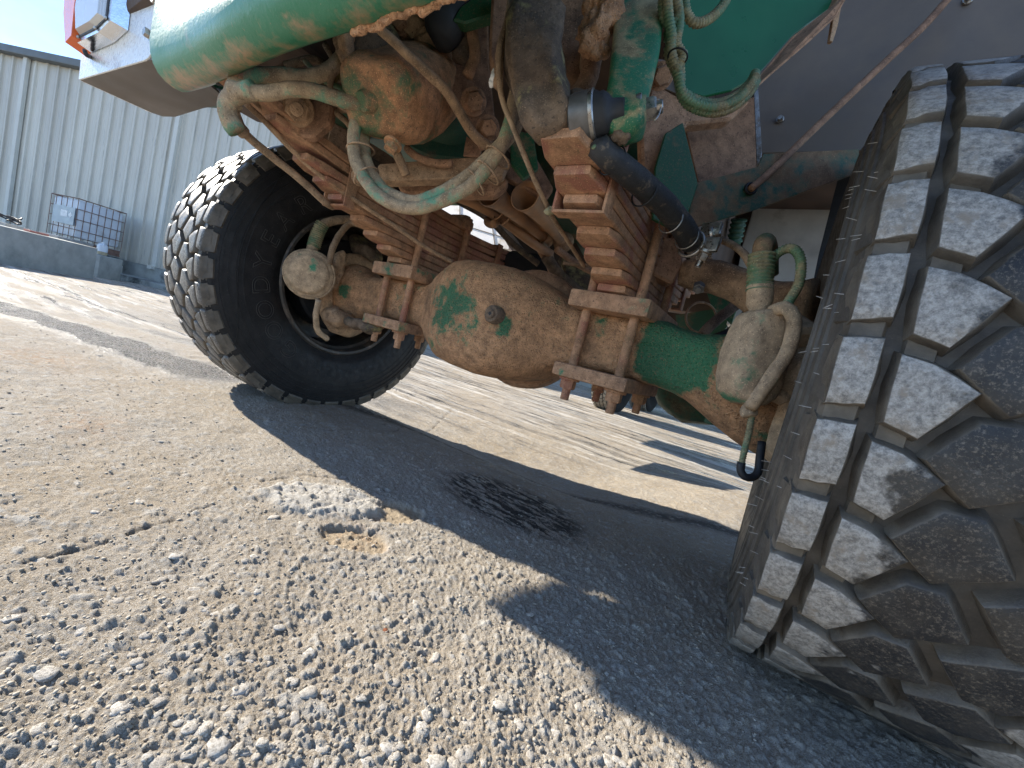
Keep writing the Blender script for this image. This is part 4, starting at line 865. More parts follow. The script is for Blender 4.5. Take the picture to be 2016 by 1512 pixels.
# right side harness of corrugated conduit
for k_, (dx, dy, dd) in enumerate(((0, 0, 0), (12, -7, .015), (-6, 10, .01))):
    H('wiring_conduit', [(1312 + dx, -20), (1316 + dx * 1.6, 30), (1322 - dx * .6, 70), (1322 + dx, 105), (1336 + dx * .3, 150), (1344 - dx * .2, 185 + dy), (1372, 205 + dy), (1412, 211 + dy), (1450, 196 + dy), (1478, 168 + dy), (1488, 150 + dy)], .0085, M['conduit'], (.74 + dd, .80 + dd), corr=.006, n=10)
H('wiring_conduit', [(1345, -15), (1352, 25), (1368, 45), (1395, 38), (1420, 15), (1440, -20)], .0085, M['conduit'], (.78, .80), corr=.006, n=10)
H('wiring_conduit', [(1330, -20), (1338, 40), (1332, 85), (1345, 110), (1330, 140)], .008, M['conduit'], (.76, .76), corr=.006, n=10)
hoop('cable_tie', at(1334, 112, d=.75), (0, .2, 1), .017, .0016, M['black'], truck)
# green fender bracket with folded rusty lip
fp = pplate('fender_bracket', [(1338, -30), (1660, -30), (1640, 12), (1560, 70), (1490, 150), (1440, 178), (1385, 190), (1345, 178), (1330, 110)], .008, M['greenp'] if 'greenp' in M else M['greenplate'], truck, d=.98, bevel=.002)
def gp():
    k = N('clean_green_paint'); c = k.mix(k.rng(k.noise(5, 3), .35, .65), (.008, .105, .036), (.011, .135, .05)); c = k.mix(k.rng(k.noise(16, 6, .7), .66, .72), c, (.25, .16, .09))
    return k.out(c, k.rng(k.noise(20, 3), .3, .7, .25, .45), k.bump(k.noise(50, 4), .0006, .5))
M['greenp'] = gp(); fp.data.materials.clear(); fp.data.materials.append(M['greenp'])
bm = bmesh.new(); plate(bm, [at(1652, -30, d=.975), at(1672, -20, d=.93), at(1645, 30, d=.93), at(1585, 85, d=.93), at(1510, 150, d=.93), at(1480, 178, d=.93), at(1495, 150, d=.975), at(1560, 72, d=.975), at(1630, 18, d=.975)], .004); lip = obj('rusty_lip', bm, M['rustlip'] if 'rustlip' in M else M['dirt2'], fp)
pplate('flange_tab', [(1655, -30), (1664, -30), (1650, 50), (1640, 82), (1634, 80), (1642, 30)], .01, M['dirt'], truck, d=.95)
pplate('brown_rail', [(1660, -30), (1760, -30), (1740, 10), (1665, 28)], .02, M['brown'], truck, d=1.2)
for a, b in ((1300, 150),): bolt('frame_bolt', at(a, b, d=.9), Vector(CAM) - at(a, b, d=.9) + Vector((.3, 0, 0)), .020, .03, M['dirt2'], truck)
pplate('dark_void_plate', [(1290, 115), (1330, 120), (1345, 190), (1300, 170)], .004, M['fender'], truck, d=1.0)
# mounting casting right of the pitman arm
pplate('mount_casting', [(1285, 160), (1330, 185), (1420, 215), (1480, 195), (1440, 235), (1350, 245), (1300, 400), (1262, 470), (1240, 430), (1265, 330), (1262, 250)], .04, M['dirt2'], truck, bevel=.006, d=1.0)
pplate('green_bracket', [(1345, 240), (1375, 362), (1352, 430), (1335, 455), (1285, 430), (1290, 330), (1310, 262)], .012, M['greenplate'], truck, d=.97, bevel=.002)
pplate('brown_gusset', [(1345, 232), (1485, 190), (1490, 340), (1420, 352), (1376, 362)], .012, M['brown'], truck, d=1.12)
pplate('hanger_casting', [(1240, 420), (1320, 470), (1345, 440), (1345, 520), (1325, 560), (1285, 540), (1260, 470)], .05, M['dirt2'], truck, bevel=.006, d=1.12)
# strap plate with a hole, and the long brace rod through it
sp = pplate('brace_plate', [(1362, 362), (1420, 347), (1492, 328), (1503, 303), (1692, 293), (1690, 340), (1600, 372), (1480, 415), (1400, 438), (1355, 452)], .006, M['bracep'] if 'bracep' in M else M['greenplate'], truck, d=1.02, bevel=.001)
M['bracep'] = dirty('brace_plate_paint', dust=(.22, .135, .075), dark=(.12, .07, .04), paint=(.012, .08, .035), amt=.62, psc=4, darkamt=.15, grit=.25); sp.data.materials.clear(); sp.data.materials.append(M['bracep'])
hoop('hole_grommet', at(1478, 371, d=1.015), AX[2], .012, .004, M['black'], truck)
H('brace_rod', [(1478, 372), (1520, 335), (1620, 238), (1745, 120), (1820, 50), (1890, -30)], .0085, M['brown'], (1.0, 1.02), n=12)
# dark fender sheet with its edge, rivets
pplate('fender_sheet', [(1490, 170), (1530, -40), (2100, -60), (2100, 330), (1690, 296), (1500, 301)], .006, M['fender'], truck, y=.33)
pplate('fender_edge', [(1484, 168), (1492, 166), (1500, 300), (1496, 325), (1490, 325)], .03, M['steel'], truck, y=.32)
for a, b in ((1536, 235), (1905, 0)): bolt('rivet', at(a, b, y=.325), (0, -1, 0), .008, .012, M['steel'], truck)
H('fender_wire', [(1640, 40), (1760, 55), (1790, 62)], .004, M['black'], (1.5, 1.5), n=6)
# aluminium toolbox behind, dark edge, teal machinery glimpsed beyond
bm = bmesh.new(); plate(bm, [at(1500, 352, y=1.1), at(1662, 300, y=1.1), at(1612, 640, y=1.1), at(1430, 640, y=1.1), at(1462, 480, y=1.1)], .5, .004); obj('aluminium_tank', bm, M['alu'], truck)
pplate('mud_flap', [(1650, 350), (1700, 340), (1640, 640), (1592, 600), (1612, 500)], .01, M['rubber'], truck, y=.75)
pplate('teal_panel', [(1405, 445), (1510, 410), (1500, 520), (1450, 560), (1390, 520)], .01, M['teal'], truck, y=1.9)
H('coil_spring', [(1455, 432), (1450, 455), (1445, 480)], .028, M['dkgreen'], (1.7, 1.75), corr=.02, n=16)
pplate('rear_bracket', [(1395, 440), (1460, 462), (1465, 530), (1440, 540), (1390, 500)], .05, M['black'], truck, y=1.3)
pplate('rear_bracket', [(1465, 560), (1440, 640), (1400, 600), (1380, 545)], .02, M['greenplate'], truck, y=.9)
H('rear_hose', [(1380, 662), (1400, 640), (1430, 615), (1465, 590), (1500, 570)], .017, M['hose2'], (1.35, 1.4), rough=.03)
H('rear_hose', [(1400, 668), (1440, 650), (1475, 610), (1500, 580)], .014, M['rubber'], (1.4, 1.4)); H('rear_hose', [(1420, 672), (1455, 655), (1485, 620)], .014, M['rubber'], (1.42, 1.42))
H('rear_hose', [(1440, 672), (1470, 655), (1490, 635)], .014, M['rubber'], (1.44, 1.44)); hoop('wire_loop', at(1380, 625, d=1.5), AX[2], .055, .004, M['dirt'], truck)
pplate('rear_plate', [(1330, 620), (1460, 600), (1420, 660), (1340, 680)], .02, M['dkgreen'], truck, y=1.5)
# air horns and pipe bundle between the springs
def horn(pm, pe, dm, de, rm):
    a = at(*pm, d=dm); b = at(*pe, d=de); ax_ = (b - a); L = ax_.length; bm = bmesh.new(); x, y, z = frame(ax_)
    prof = [(rm * .93, .0), (rm, .0), (rm * .98, .006), (rm * .80, L * .10), (rm * .62, L * .25), (rm * .5, L * .5), (rm * .42, L)]
    inner = [(rm * .25, L * .5), (rm * .50, L * .25), (rm * .70, L * .10), (rm * .93, 0)]
    rg = [[bm.verts.new(a + z * h + (x * math.cos(t) + y * math.sin(t)) * r) for t in (2 * math.pi * k / 32 for k in range(32))] for r, h in inner + prof[1:]]
    skin(bm, [[bm.verts.new(a + z * L * .5)]] + rg); h = obj('air_horn', bm, M['horn'], truck, autos=50)
    bm = bmesh.new(); rings_on(bm, b, z, [(0, -.012), (rm * .5, -.012), (rm * .82, 0), (rm * .85, .012), (rm * .6, .03), (0, .032)], 32); obj('horn_driver', bm, M['dirt'], h, autos=50)
M['horn'] = simple('horn_tan_paint', (.42, .225, .11), .6, 0, .25, 14, dustc=(.22, .13, .08), dusta=.35)
horn((1033, 385), (1108, 475), 1.28, 1.62, .048); horn((965, 378), (1072, 468), 1.30, 1.62, .046)
H('copper_pipe', [(900, 388), (940, 405), (990, 435), (1050, 480), (1085, 500)], .016, M['horn'], (1.4, 1.6)); H('copper_pipe', [(925, 380), (985, 415), (1040, 455)], .013, M['horn'], (1.42, 1.6))
H('copper_pipe', [(1035, 415), (1060, 440), (1088, 462)], .009, M['horn'], (1.45, 1.6)); H('copper_pipe', [(1065, 480), (1080, 500), (1085, 520)], .017, M['hose2'], (1.6, 1.65))
H('curved_pipe', [(975, 440), (968, 442), (960, 438), (965, 434), (1000, 438), (1035, 452), (1055, 475), (1065, 495), (1080, 520), (1090, 545)], .014, M['horn'], (1.45, 1.7))
for a in ((985, 415), (998, 425)): hoop('cable_tie', at(*a, d=1.45), at(1080, 520, d=1.6) - at(930, 400, d=1.4), .034, .003, M['horn'], truck)
H('wire_bundle', [(1075, 505), (1100, 540), (1140, 575), (1180, 610)], .022, M['darkmud'], (1.6, 1.75)); H('wire_bundle', [(900, 395), (960, 430), (1010, 480), (1060, 520)], .014, M['darkmud'], (1.7, 1.8))
H('wire_bundle', [(1095, 490), (1130, 515), (1165, 535)], .013, M['dirt2'], (1.5, 1.6)); H('light_rod', [(1108, 518), (1135, 521), (1160, 523)], .006, M['dirt'], (1.4, 1.4))
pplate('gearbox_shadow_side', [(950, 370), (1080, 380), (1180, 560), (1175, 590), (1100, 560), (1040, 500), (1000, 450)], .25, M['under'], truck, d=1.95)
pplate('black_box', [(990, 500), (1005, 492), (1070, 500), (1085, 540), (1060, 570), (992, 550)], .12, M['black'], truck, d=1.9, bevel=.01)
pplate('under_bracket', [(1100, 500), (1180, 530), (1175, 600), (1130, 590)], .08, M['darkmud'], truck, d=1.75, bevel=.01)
# pale sheet metal side boxes under the far side, seen in the gap
bm = bmesh.new(); plate(bm, [at(860, 400, y=2.2), at(925, 385, y=2.2), at(1000, 440, y=2.2), at(1002, 491, y=2.2), at(930, 484, y=2.2), at(850, 470, y=2.2)], .7, .004); obj('side_tank', bm, M['aluw'], truck)
bm = bmesh.new(); plate(bm, [at(920, 486, y=2.3), at(998, 492, y=2.3), at(998, 535, y=2.3), at(900, 540, y=2.3)], .6, .004); obj('side_step_box', bm, M['alu'], truck)
for a, b, c, d_ in ((870, 430, 1000, 470), (905, 395, 905, 480), (965, 420, 975, 490)):
    tube('sheet_seam', [at(a, b, y=2.195), at((a + c) / 2, (b + d_) / 2, y=2.195), at(c, d_, y=2.195)], .004, M['fender'], truck, n=6)
# bumper -----------------------------------------------------------
def bumper():
    bm = bmesh.new(); rings = []
    prof = [(-.712, .99), (-.714, .93), (-.720, .913), (-.732, .905), (-.75, .904), (-.768, .909), (-.785, .920), (-.797, .936), (-.805, .957), (-.81, .985), (-.812, 1.45), (-.802, 1.45), (-.80, .985), (-.795, .962), (-.788, .944), (-.778, .930), (-.764, .919), (-.75, .914), (-.736, .915), (-.727, .922), (-.722, .94), (-.722, .99)]
    for x in np.linspace(-.66, .95, 90):
        rings.append([bm.verts.new((x, y + .004 * math.sin(x * 9), z + .006 * math.sin(x * 5 + 1))) for y, z in prof])
    skin(bm, rings); bm.faces.new(rings[0]); bm.faces.new(rings[-1][::-1])
    o = obj('bumper', bm, M['bumper'], truck, autos=50, label='green bumper beam, mud caked along its lower lip'); return o
bp = bumper()
# mud crust hanging on the lip
for i in range(9):
    x = .10 + i * .04; blob('mud_crust', (x, -.724 + .004 * math.sin(i * 2), .911), (.028, .006, .008), M['clod'], bp, .004, 90, i)
ZB = .98
BL = at(158, 158, z=ZB); BR = at(320, 232, z=ZB); BI = at(300, 117, z=ZB); BJ = at(455, 203, z=ZB)
bm = bmesh.new(); plate(bm, [BL, BI, BI + Vector((.12, 0, -.0)), BJ, at(400, 213, z=ZB), at(345, 230, z=ZB), BR + Vector((.02, -.005, 0)), BR + Vector((0, -.03, 0))], .006)
endp = obj('bumper_underplate', bm, M['fender2'] if 'fender2' in M else M['brown'], truck)
M['fender2'] = simple('grey_brown_underside', (.14, .12, .105), .6, .1, .25, 6, dustc=(.22, .13, .08), dusta=.3); endp.data.materials.clear(); endp.data.materials.append(M['fender2'])
# front face of the end piece: stands up from the front edge, rounded at its inner corner
fd = (BI - BL).normalized(); up = Vector((0, -.03, 1)).normalized(); nn_ = fd.cross(up).normalized()
if nn_.y > 0: nn_ = -nn_
L = (BI - BL).length; bm = bmesh.new()
P = [(0, 0)] + [(L * .93 + math.sin(a) * L * .12, L * .12 - math.cos(a) * L * .12) for a in np.linspace(0, math.pi / 2, 6)] + [(L * 1.05, .5), (0, .5)]
plate(bm, [BL + fd * a + up * b + nn_ * .004 for a, b in P], .008, .001); endf = obj('bumper_end', bm, M['white'], truck, label='white painted bumper end with signal lamp')
# side return
bm = bmesh.new(); plate(bm, [BL + Vector((-.001, .004, 0)), BR + Vector((-.001, -.03, 0)), BR + Vector((-.001, -.03, .5)), BL + Vector((-.001, .004, .5))], .006); obj('bumper_side', bm, M['white'], endf)
def onface(px, py, off=.006):
    # meets the ray with the face plane
    dr = np.array([(px - 1008) / FPX, (py - 756) / FPX, 1.0]) @ AX; dr = Vector(dr); c = Vector(CAM); t = (BL + nn_ * off - c).dot(nn_) / dr.dot(nn_); return c + dr * t
for a, b in ((301, 72), (318, 8)):
    bolt('bumper_bolt', onface(a, b), nn_, .012, .02, M['steel'], endf)
# signal lamp: chrome bezel, clear lens, amber side
lp = [onface(*q) for q in ((180, 104), (225, 84), (252, 60), (262, -30), (190, -30), (178, 40))]
bm = bmesh.new()
def ext(bm, pts, h0, h1, s=1.0):
    c = sum(pts, Vector()) / len(pts); A = [bm.verts.new(c + (p - c) + nn_ * h0) for p in pts]; B = [bm.verts.new(c + (p - c) * s + nn_ * h1) for p in pts]; bm.faces.new(B); bm.faces.new(A[::-1])
    for i in range(len(pts)): j = (i + 1) % len(pts); bm.faces.new((A[i], B[i], B[j], A[j]))
ext(bm, lp, 0, .035, .93); lamp = obj('signal_lamp', bm, M['chrome'], truck)
c = sum(lp, Vector()) / len(lp)
bm = bmesh.new(); ext(bm, [c + (p - c) * .80 for p in lp], .034, .037, .98); obj('gasket', bm, M['rubber'], lamp)
k_l = N('clear_ribbed_lens'); wv = k_l.n('TexWave', Scale=60.0, Distortion=.3); k_l.set(wv.inputs['Vector'], k_l.co); M['lens'] = k_l.out((.62, .62, .60), .12, k_l.bump(wv.outputs['Fac'], .002, .8), .3)
bm = bmesh.new(); ext(bm, [c + (p - c) * .72 for p in lp], .036, .050, .86); obj('lamp_lens', bm, M['lens'], lamp)
for q in lp[:3]: bolt('lens_screw', c + (q - c) * .78 + nn_ * .036, nn_, .005, .006, M['steel'], lamp, washer=False)
bm = bmesh.new(); ext(bm, [onface(*q) + nn_ * .0 for q in ((170, 112), (184, 98), (190, 40), (200, -30), (172, -30), (166, 50))], .0, .05, .9); obj('amber_reflector', bm, M['orange'], lamp)
tube('rubber_corner', [onface(178, 112), onface(170, 108, .03), onface(167, 100, .03)], .006, M['rubber'], lamp)
bm = bmesh.new(); pf = [(-.665, .992), (-.6, .996), (-.5, 1.07), (-.25, 1.2), (.35, 1.25), (.62, 1.16), (.62, 1.5), (-.665, 1.5)]  # fender-shaped block out of view, added to shade the ground and near tyre
A_ = [bm.verts.new((-1.29, y, z)) for y, z in pf]; B_ = [bm.verts.new((-.86, y, z)) for y, z in pf]; bm.faces.new(A_); bm.faces.new(B_[::-1])
for i in range(len(pf)): j = (i + 1) % len(pf); bm.faces.new((A_[i], B_[i], B_[j], A_[j]))
obj('fender_sun_block', bm, M['greenplate'], truck)
# clip fingers behind the bumper
for (a, b) in ((412, 150), (425, 172), (432, 190)):
    pplate('wire_clip', [(a, b), (a + 22, b + 6), (a + 30, b + 16), (a + 10, b + 12)], .012, M['black'], truck, d=1.0)
# rear wheels -------------------------------------------------------
def rear_wheel(px, py, w, R, zg):
    p = at(px, py, z=zg); bm = bmesh.new(); 
    prof = [(.001, .06), (.25, .06), (.30, .12), (.40, .5 * w), (R * .93, .5 * w), (R * .985, .46 * w), (R, .40 * w), (R, 0)]
    revolve(bm, prof + [(r, -u) for r, u in prof[::-1][1:]], 64, local); o = obj('rear_wheel', bm, M['rside'], truck, autos=40); o.location = (p.x, p.y, zg + R - .01)
    bm = bmesh.new(); n = 48
    for i in range(n):
        for k in range(5):
            u = (k - 2) * w * .175; z0 = i * 2 * math.pi / n + (.5 * 2 * math.pi / n if k % 2 else 0); du = w * .075; da = 2 * math.pi / n * .42; sk = .35 * da * (1 if k % 2 else -1)
            A = [local(z0 - da + sk, u - du, R - .002), local(z0 + da + sk, u - du, R - .002), local(z0 + da - sk, u + du, R - .002), local(z0 - da - sk, u + du, R - .002)]
            B = [local(z0 - da * .9 + sk, u - du * .9, R + .014), local(z0 + da * .9 + sk, u - du * .9, R + .014), local(z0 + da * .9 - sk, u + du * .9, R + .014), local(z0 - da * .9 - sk, u + du * .9, R + .014)]
            va = [bm.verts.new(q) for q in A]; vb = [bm.verts.new(q) for q in B]; bm.faces.new(vb)
            for q in range(4): bm.faces.new((va[q], vb[q], vb[(q + 1) % 4], va[(q + 1) % 4]))
    t = obj('tread', bm, M['rtread'], o, kind='stuff'); return o
M['rside'] = simple('rear_sidewall', (.02, .018, .016), .9, spec=.15); M['rtread'] = simple('rear_tread', (.22, .19, .15), .7, 0, .3, 30)
bm = bmesh.new(); cyl(bm, (-.98, 1.25, .66), (-.98, 1.85, .66), .15, n=32, bevel=.03); obj('shadow_tank', bm, M['under'], truck, autos=40)  # mostly hidden tank, added for the shadow it casts on the ground
rear_wheel(1196, 806, .34, .52, -.115); rear_wheel(1262, 806, .36, .52, -.115)
# rear axle casting low behind the near side of the front axle
armloft('transfer_drum', [(at(1292, 764, y=.45), .02, .04), (at(1304, 765, y=.45), .06, .07), (at(1330, 768, y=.45), .085, .09), (at(1360, 778, y=.45), .10, .09), (at(1410, 790, y=.45), .085, .08), (at(1450, 800, y=.45), .06, .05)], M['dkgreen'], truck, e=2.4, amp=.006)
bolt('drum_plug', at(1415, 820, y=.45), (0, 0, -1), .024, .03, M['dkgreen'], truck)

# ------------------------------------------------------------------ the warehouse
def siding_mat():
    k = N('siding_paint'); c = k.mix(k.rng(k.noise(1.3, 4, .6, k.stretch(1, 1, .25)), .35, .65), (.50, .475, .41), (.61, .585, .505)); c = k.mix(k.rng(k.noise(14, 4, .6, k.stretch(1, 1, .1)), .62, .72), c, (.38, .375, .34))
    return k.out(c, .4, k.bump(k.noise(3, 3), .006, .3))
M['siding'] = siding_mat(); M['trim'] = simple('trim_paint', (.60, .59, .53), .5, 0, .08, 3); M['gutter'] = simple('gutter_paint', (.12, .13, .13), .5, 0, .1, 3)
M['curb'] = simple('weathered_concrete', (.34, .35, .32), .9, 0, .3, 3, bump=.01, dustc=(.05, .055, .05), dusta=.35)
M['block'] = simple('cast_concrete', (.40, .41, .38), .9, 0, .25, 3, bump=.008, dustc=(.24, .27, .25), dusta=.35)
wd = at(8, 427, d=12.2); we = at(312, 529, d=12.0)
W0 = Vector((wd.x, wd.y, 0)); D = Vector((.878, .478, 0)).normalized(); NRM = Vector((.478, -.878, 0)).normalized()
W0 = Vector((we.x, we.y, 0)); bld = empty('warehouse', (W0.x, W0.y, -.3)); meta(bld, 'long pale ribbed metal warehouse wall with dark gutter behind the concrete blocks', 'building')
ZB0, ZT = .20, 5.15
def wall(s0, s1):
    """one sheet of ribbed siding between two distances along the wall"""
    bm = bmesh.new(); x = s0; prof = []
    while x < s1 - 1e-6:
        prof += [(x, 0), (x + .012, .045), (x + .063, .045), (x + .075, 0), (x + .13, 0), (x + .15, .005), (x + .18, .005), (x + .19, 0), (x + .26, 0), (x + .27, .005), (x + .30, .005), (x + .31, 0)]; x += .366
    prof.append((min(x, s1), 0)); rg = []
    for z in (ZB0, ZT): rg.append([bm.verts.new(W0 + D * a + NRM * b + Vector((0, 0, z))) for a, b in prof])
    skin(bm, rg, closed=False); o = obj('siding_panel', bm, M['siding'], None); o.parent = bld; o.matrix_parent_inverse = Matrix.Translation(-bld.location); return o
def bchild(name, bm, mat, autos=None):
    o = obj(name, bm, mat, None, autos=autos); o.parent = bld; o.matrix_parent_inverse = Matrix.Translation(-bld.location); return o
wax = (D, NRM, Vector((0, 0, 1)))
i = 0
for k_ in range(-20, 14): wall(k_ * 1.098, (k_ + 1) * 1.098)
bm = bmesh.new(); c = W0 + D * -2 - NRM * 4.1 + Vector((0, 0, 2.4)); box(bm, c, wax, (32, 8, 5.3)); bchild('wall_core', bm, M['siding'])
bm = bmesh.new(); box(bm, W0 + D * -2 + NRM * .12 + Vector((0, 0, ZT + .06)), wax, (32, .24, .2), .02); bchild('gutter', bm, M['gutter'])
for s in (-.05, -4.95, -9.9, 5.2, 10.2):
    bm = bmesh.new(); box(bm, W0 + D * s + NRM * .075 + Vector((0, 0, (ZB0 + ZT) / 2)), wax, (.12, .10, ZT - ZB0), .008); box(bm, W0 + D * (s - .02) + NRM * .15 + Vector((0, 0, ZB0 - .02)), wax, (.12, .16, .10), .01); bchild('downspout', bm, M['trim'])
bm = bmesh.new(); box(bm, W0 + D * -2 + NRM * .02 + Vector((0, 0, -.02)), wax, (32, .16, .42), .01); bchild('foundation', bm, M['curb'])
bm = bmesh.new(); box(bm, W0 + D * 3 + NRM * .55 + Vector((0, 0, -.33)), wax, (11, .9, .32), .03); bchild('curb', bm, M['curb'])
# ------------------------------------------------------------------ concrete blocks
def cblock(a, b, z0, z1, w, label, notch=False):
    """block from plan point a to b; the visible face is a-b"""
    dx = (b - a); L = dx.length; dx.normalize(); nr = Vector((dx.y, -dx.x, 0)); 
    if nr.dot(Vector(CAM) - a) < 0: nr = -nr
    o = empty('concrete_block', (a.x, a.y, z0)); c = (a + b) / 2 - nr * w / 2; c.z = (z0 + z1) / 2
    bm = bmesh.new(); box(bm, c - o.location, (dx, nr, Vector((0, 0, 1))), (L, w, z1 - z0), .02)
    bb = obj('block_body', bm, M['block'], o, autos=35); rough_up(bb, .01, 3)
    if notch:
        bm = bmesh.new(); c2 = b - nr * w / 2; c2.z = (z0 + z1) / 2 + .05
        box(bm, c2 - o.location + dx * .05, (dx, nr, Vector((0, 0, 1))), (.12, w * .9, (z1 - z0) * .35), .03); obj('key_joint', bm, M['block'], o)
    meta(o, label, 'block', 'concrete blocks in front of the warehouse'); return o
b0 = at(0, 517, d=6.6); b1 = at(184, 550, d=8.4); dv = (b1 - b0); dv.z = 0
p0 = Vector((b0.x, b0.y, 0)); p1 = Vector((b1.x, b1.y, 0))
cblock(p0 - dv * .33, p1, -.26, .375, .61, 'long smooth grey concrete block at the left edge, boards on its top')
q0 = at(190, 555, d=9.6); q1 = at(234, 565, d=10.4)
cblock(Vector((q0.x, q0.y, 0)), Vector((q1.x, q1.y, 0)), -.34, .22, .6, 'pale concrete block with broken keyed end, under the white jug', True)
def thing(name, label, cat, loc): o = empty(name, loc); return meta(o, label, cat)
# ------------------------------------------------------------------ IBC tote
M['poly'] = simple('tote_plastic', (.62, .66, .70), .4, 0, .08, 4, dustc=(.45, .46, .46), dusta=.2); M['cage'] = simple('rusty_cage', (.20, .12, .09), .7, .2, .4, 15); M['cagez'] = simple('galvanised_cage', (.42, .43, .43), .5, .5, .2, 10); M['label'] = simple('tote_plate', (.36, .41, .44), .5, .2, .1, 6); M['paper'] = simple('paper', (.8, .8, .78), .7)
tl = at(90, 455, d=10.85); tcn = at(144, 470, d=10.5); trn = at(239, 498, d=11.2)
t0 = Vector((tcn.x, tcn.y, .42)); e1 = Vector((tl.x - tcn.x, tl.y - tcn.y, 0)).normalized(); e2 = Vector((-e1.y, e1.x, 0)); 
if e2.dot(Vector((trn.x - tcn.x, trn.y - tcn.y, 0))) < 0: e2 = -e2
tote = thing('liquid_tote', 'white plastic liquid tote in a rusty wire cage by the warehouse wall', 'container', t0)
LA, LB, HT = 1.15, 1.0, 1.03
bm = bmesh.new(); box(bm, e1 * LA / 2 + e2 * LB / 2 + Vector((0, 0, HT / 2 + .02)), (e1, e2, Vector((0, 0, 1))), (LA - .06, LB - .06, HT - .08), .08); bt = obj('tank', bm, M['poly'], tote, autos=40)
def bar(p, q, r, mat): 
    bm = bmesh.new(); cyl(bm, p, q, r, n=8); obj('cage_bar', bm, mat, tote, smooth=False)
Z1 = Vector((0, 0, 1))
for k_ in range(5):
    z = Z1 * (HT * k_ / 4)
    for a, b in ((Vector(), e1 * LA), (Vector(), e2 * LB), (e1 * LA, e1 * LA + e2 * LB), (e2 * LB, e1 * LA + e2 * LB)): bar(a + z, b + z, .008 if k_ not in (4,) else .012, M['cage'] if k_ > 0 else M['cagez'])
for k_ in range(6): bar(e1 * LA * k_ / 5, e1 * LA * k_ / 5 + Z1 * HT, .0075, M['cage'])
for k_ in range(1, 8): bar(e2 * LB * k_ / 7, e2 * LB * k_ / 7 + Z1 * HT, .0075, M['cage'])
nf = e2 * -1
bm = bmesh.new(); box(bm, e1 * .5 + nf * .02 + Z1 * .56, (e1, e2, Z1), (.92, .006, .44), .001); lb = obj('label_plate', bm, M['label'], tote)
bm = bmesh.new(); box(bm, e1 * .47 + nf * .026 + Z1 * .60, (e1, e2, Z1), (.28, .004, .16)); obj('paper_label', bm, M['paper'], tote)
bm = bmesh.new(); box(bm, e1 * .20 + nf * .026 + Z1 * .585, ((e1 + Z1).normalized(), e2, (Z1 - e1).normalized()), (.11, .004, .11)); obj('diamond_label', bm, M['paper'], tote)
bm = bmesh.new()
for k_ in (.06, .5, .94): box(bm, e1 * LA * k_ + e2 * LB / 2 + Z1 * -.08, (e1, e2, Z1), (.1, LB, .12), .006)
box(bm, e1 * LA / 2 + e2 * LB / 2 + Z1 * -.02, (e1, e2, Z1), (LA, LB, .03), .005); box(bm, e1 * LA / 2 + e2 * LB / 2 + Z1 * -.155, (e1, e2, Z1), (LA, LB, .03), .005); obj('pallet', bm, M['woodd'] if 'woodd' in M else M['cage'], tote)
sb = thing('stacked_base', 'low grey concrete base that carries the caged liquid tote', 'block', (t0.x, t0.y, -.35)); bm = bmesh.new(); box(bm, e1 * LA / 2 + e2 * LB / 2 + Z1 * .29, (e1, e2, Z1), (LA * 1.15, LB * 1.15, .58), .02); obj('base_body', bm, M['curb'], sb)
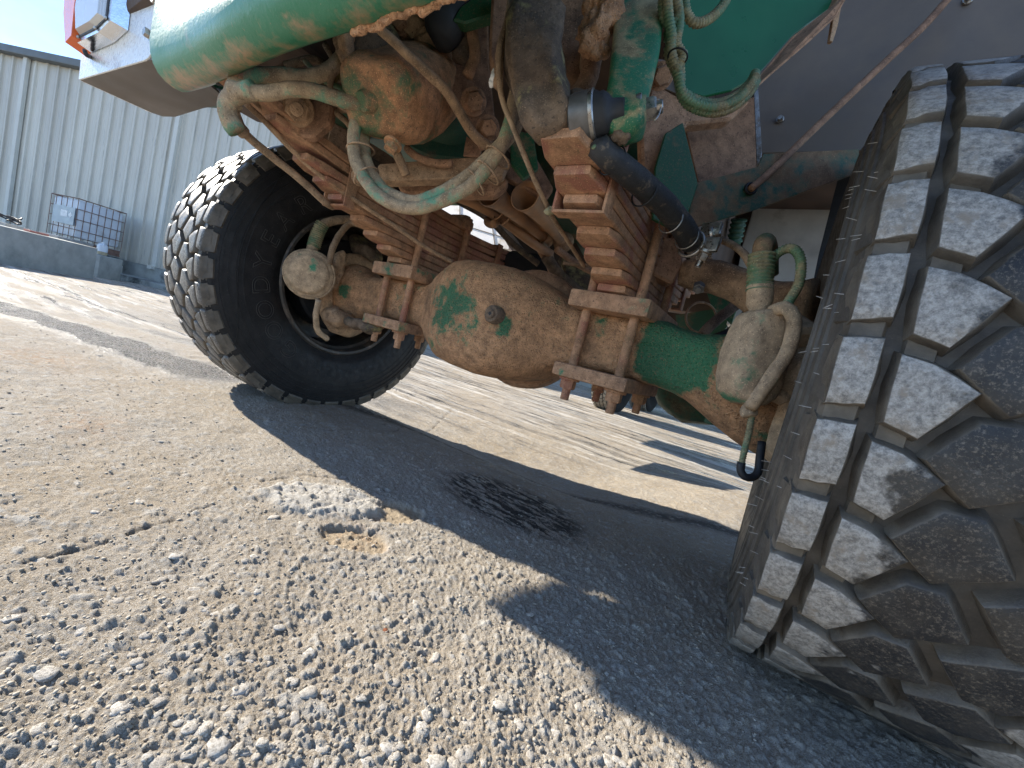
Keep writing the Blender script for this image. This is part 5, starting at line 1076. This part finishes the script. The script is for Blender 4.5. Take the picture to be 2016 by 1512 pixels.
# white jug on the end block
jp = at(200, 498, d=9.9); jug = thing('plastic_jug', 'small white plastic jug with tan liquid on the block below the tote', 'jug', (jp.x, jp.y, .22)); bm = bmesh.new()
loft(bm, [(Vector((0, 0, z)), Vector((1, 0, 0)), Vector((0, 1, 0)), a, b, e) for z, a, b, e in ((0, .09, .07, 4), (.02, .115, .09, 4), (.19, .115, .09, 4), (.245, .104, .082, 3.4), (.268, .08, .06, 3), (.275, .04, .04, 2), (.285, .03, .03, 2))], n=28); obj('jug_body', bm, M['poly'], jug, autos=45)
bm = bmesh.new(); cyl(bm, (.0, 0, .285), (.0, 0, .31), .028, n=16, bevel=.003); obj('cap', bm, M['white'], jug); tube('handle', [(.03, 0, .27), (.07, 0, .285), (.1, 0, .25), (.105, 0, .2)], .012, M['poly'], jug)
bm = bmesh.new(); loft(bm, [(Vector((0, 0, z)), Vector((1, 0, 0)), Vector((0, 1, 0)), .1165, .0915, 4) for z in (.015, .09)], n=28); M['tan'] = simple('jug_residue', (.38, .32, .2), .5); obj('liquid_level', bm, M['tan'], jug)
# boards and a hose coil on the blocks
M['redwood'] = simple('red_board', (.50, .18, .13), .7, 0, .3, 10); M['greyw'] = simple('grey_board', (.33, .33, .32), .8, 0, .25, 8)
def board(a, b, z, w, h, mat, name, label, cat='board'):
    c = (a + b) / 2; c.z = z; d_ = (b - a); d_.z = 0; L = d_.length; d_.normalize(); o = thing(name, label, cat, c); bm = bmesh.new(); box(bm, Vector((0, 0, h / 2)), (d_, Vector((-d_.y, d_.x, 0)), Z1), (L, w, h), .006); obj('plank', bm, mat, o); return o
board(at(52, 455, d=7.3), at(90, 468, d=7.6), .377, .12, .035, M['redwood'], 'board', 'short red painted board lying on the long concrete block')
board(at(95, 462, d=8.2), at(165, 490, d=9.0), .377, .35, .05, M['greyw'], 'board', 'grey weathered board behind the red one, in front of the tote')
board(at(0, 448, d=7.6), at(50, 455, d=7.9), .377, .35, .05, M['greyw'], 'board', 'grey board end under the black hose coil at the left edge')
hc = at(8, 432, d=7.6); co = thing('hose_coil', 'black hose loosely coiled on the boards at the left edge', 'hose', (hc.x, hc.y, .43))
tube('hose', [Vector((math.cos(a) * (.33 + .05 * math.sin(a * 1.7)), math.sin(a) * .2, .05 + .03 * math.sin(a * 2.3) + a * .006)) for a in np.linspace(0, 14, 60)], .014, M['rubber'], co, n=8, step=.04)
# ------------------------------------------------------------------ machinery beyond the truck
gt = thing('green_truck', 'bright green truck parked far behind, glimpsed through the chassis', 'truck', (-1.2, 11.5, -.1)); bm = bmesh.new(); box(bm, Vector((0, 0, 1.5)), XYZ, (2.4, 5, 1.6), .08); obj('body', bm, M['teallt'], gt, autos=35)
bm = bmesh.new(); box(bm, Vector((0, -2.52, .62)), XYZ, (2.3, .14, .25), .03); obj('bumper', bm, M['white'], gt)
for sx in (-1, 1):
    bm = bmesh.new(); cyl(bm, (sx * 1.0 - .15, -1.4, .5), (sx * 1.0 + .15, -1.4, .5), .5, n=32, bevel=.03); obj('wheel', bm, M['side'], gt, autos=40)
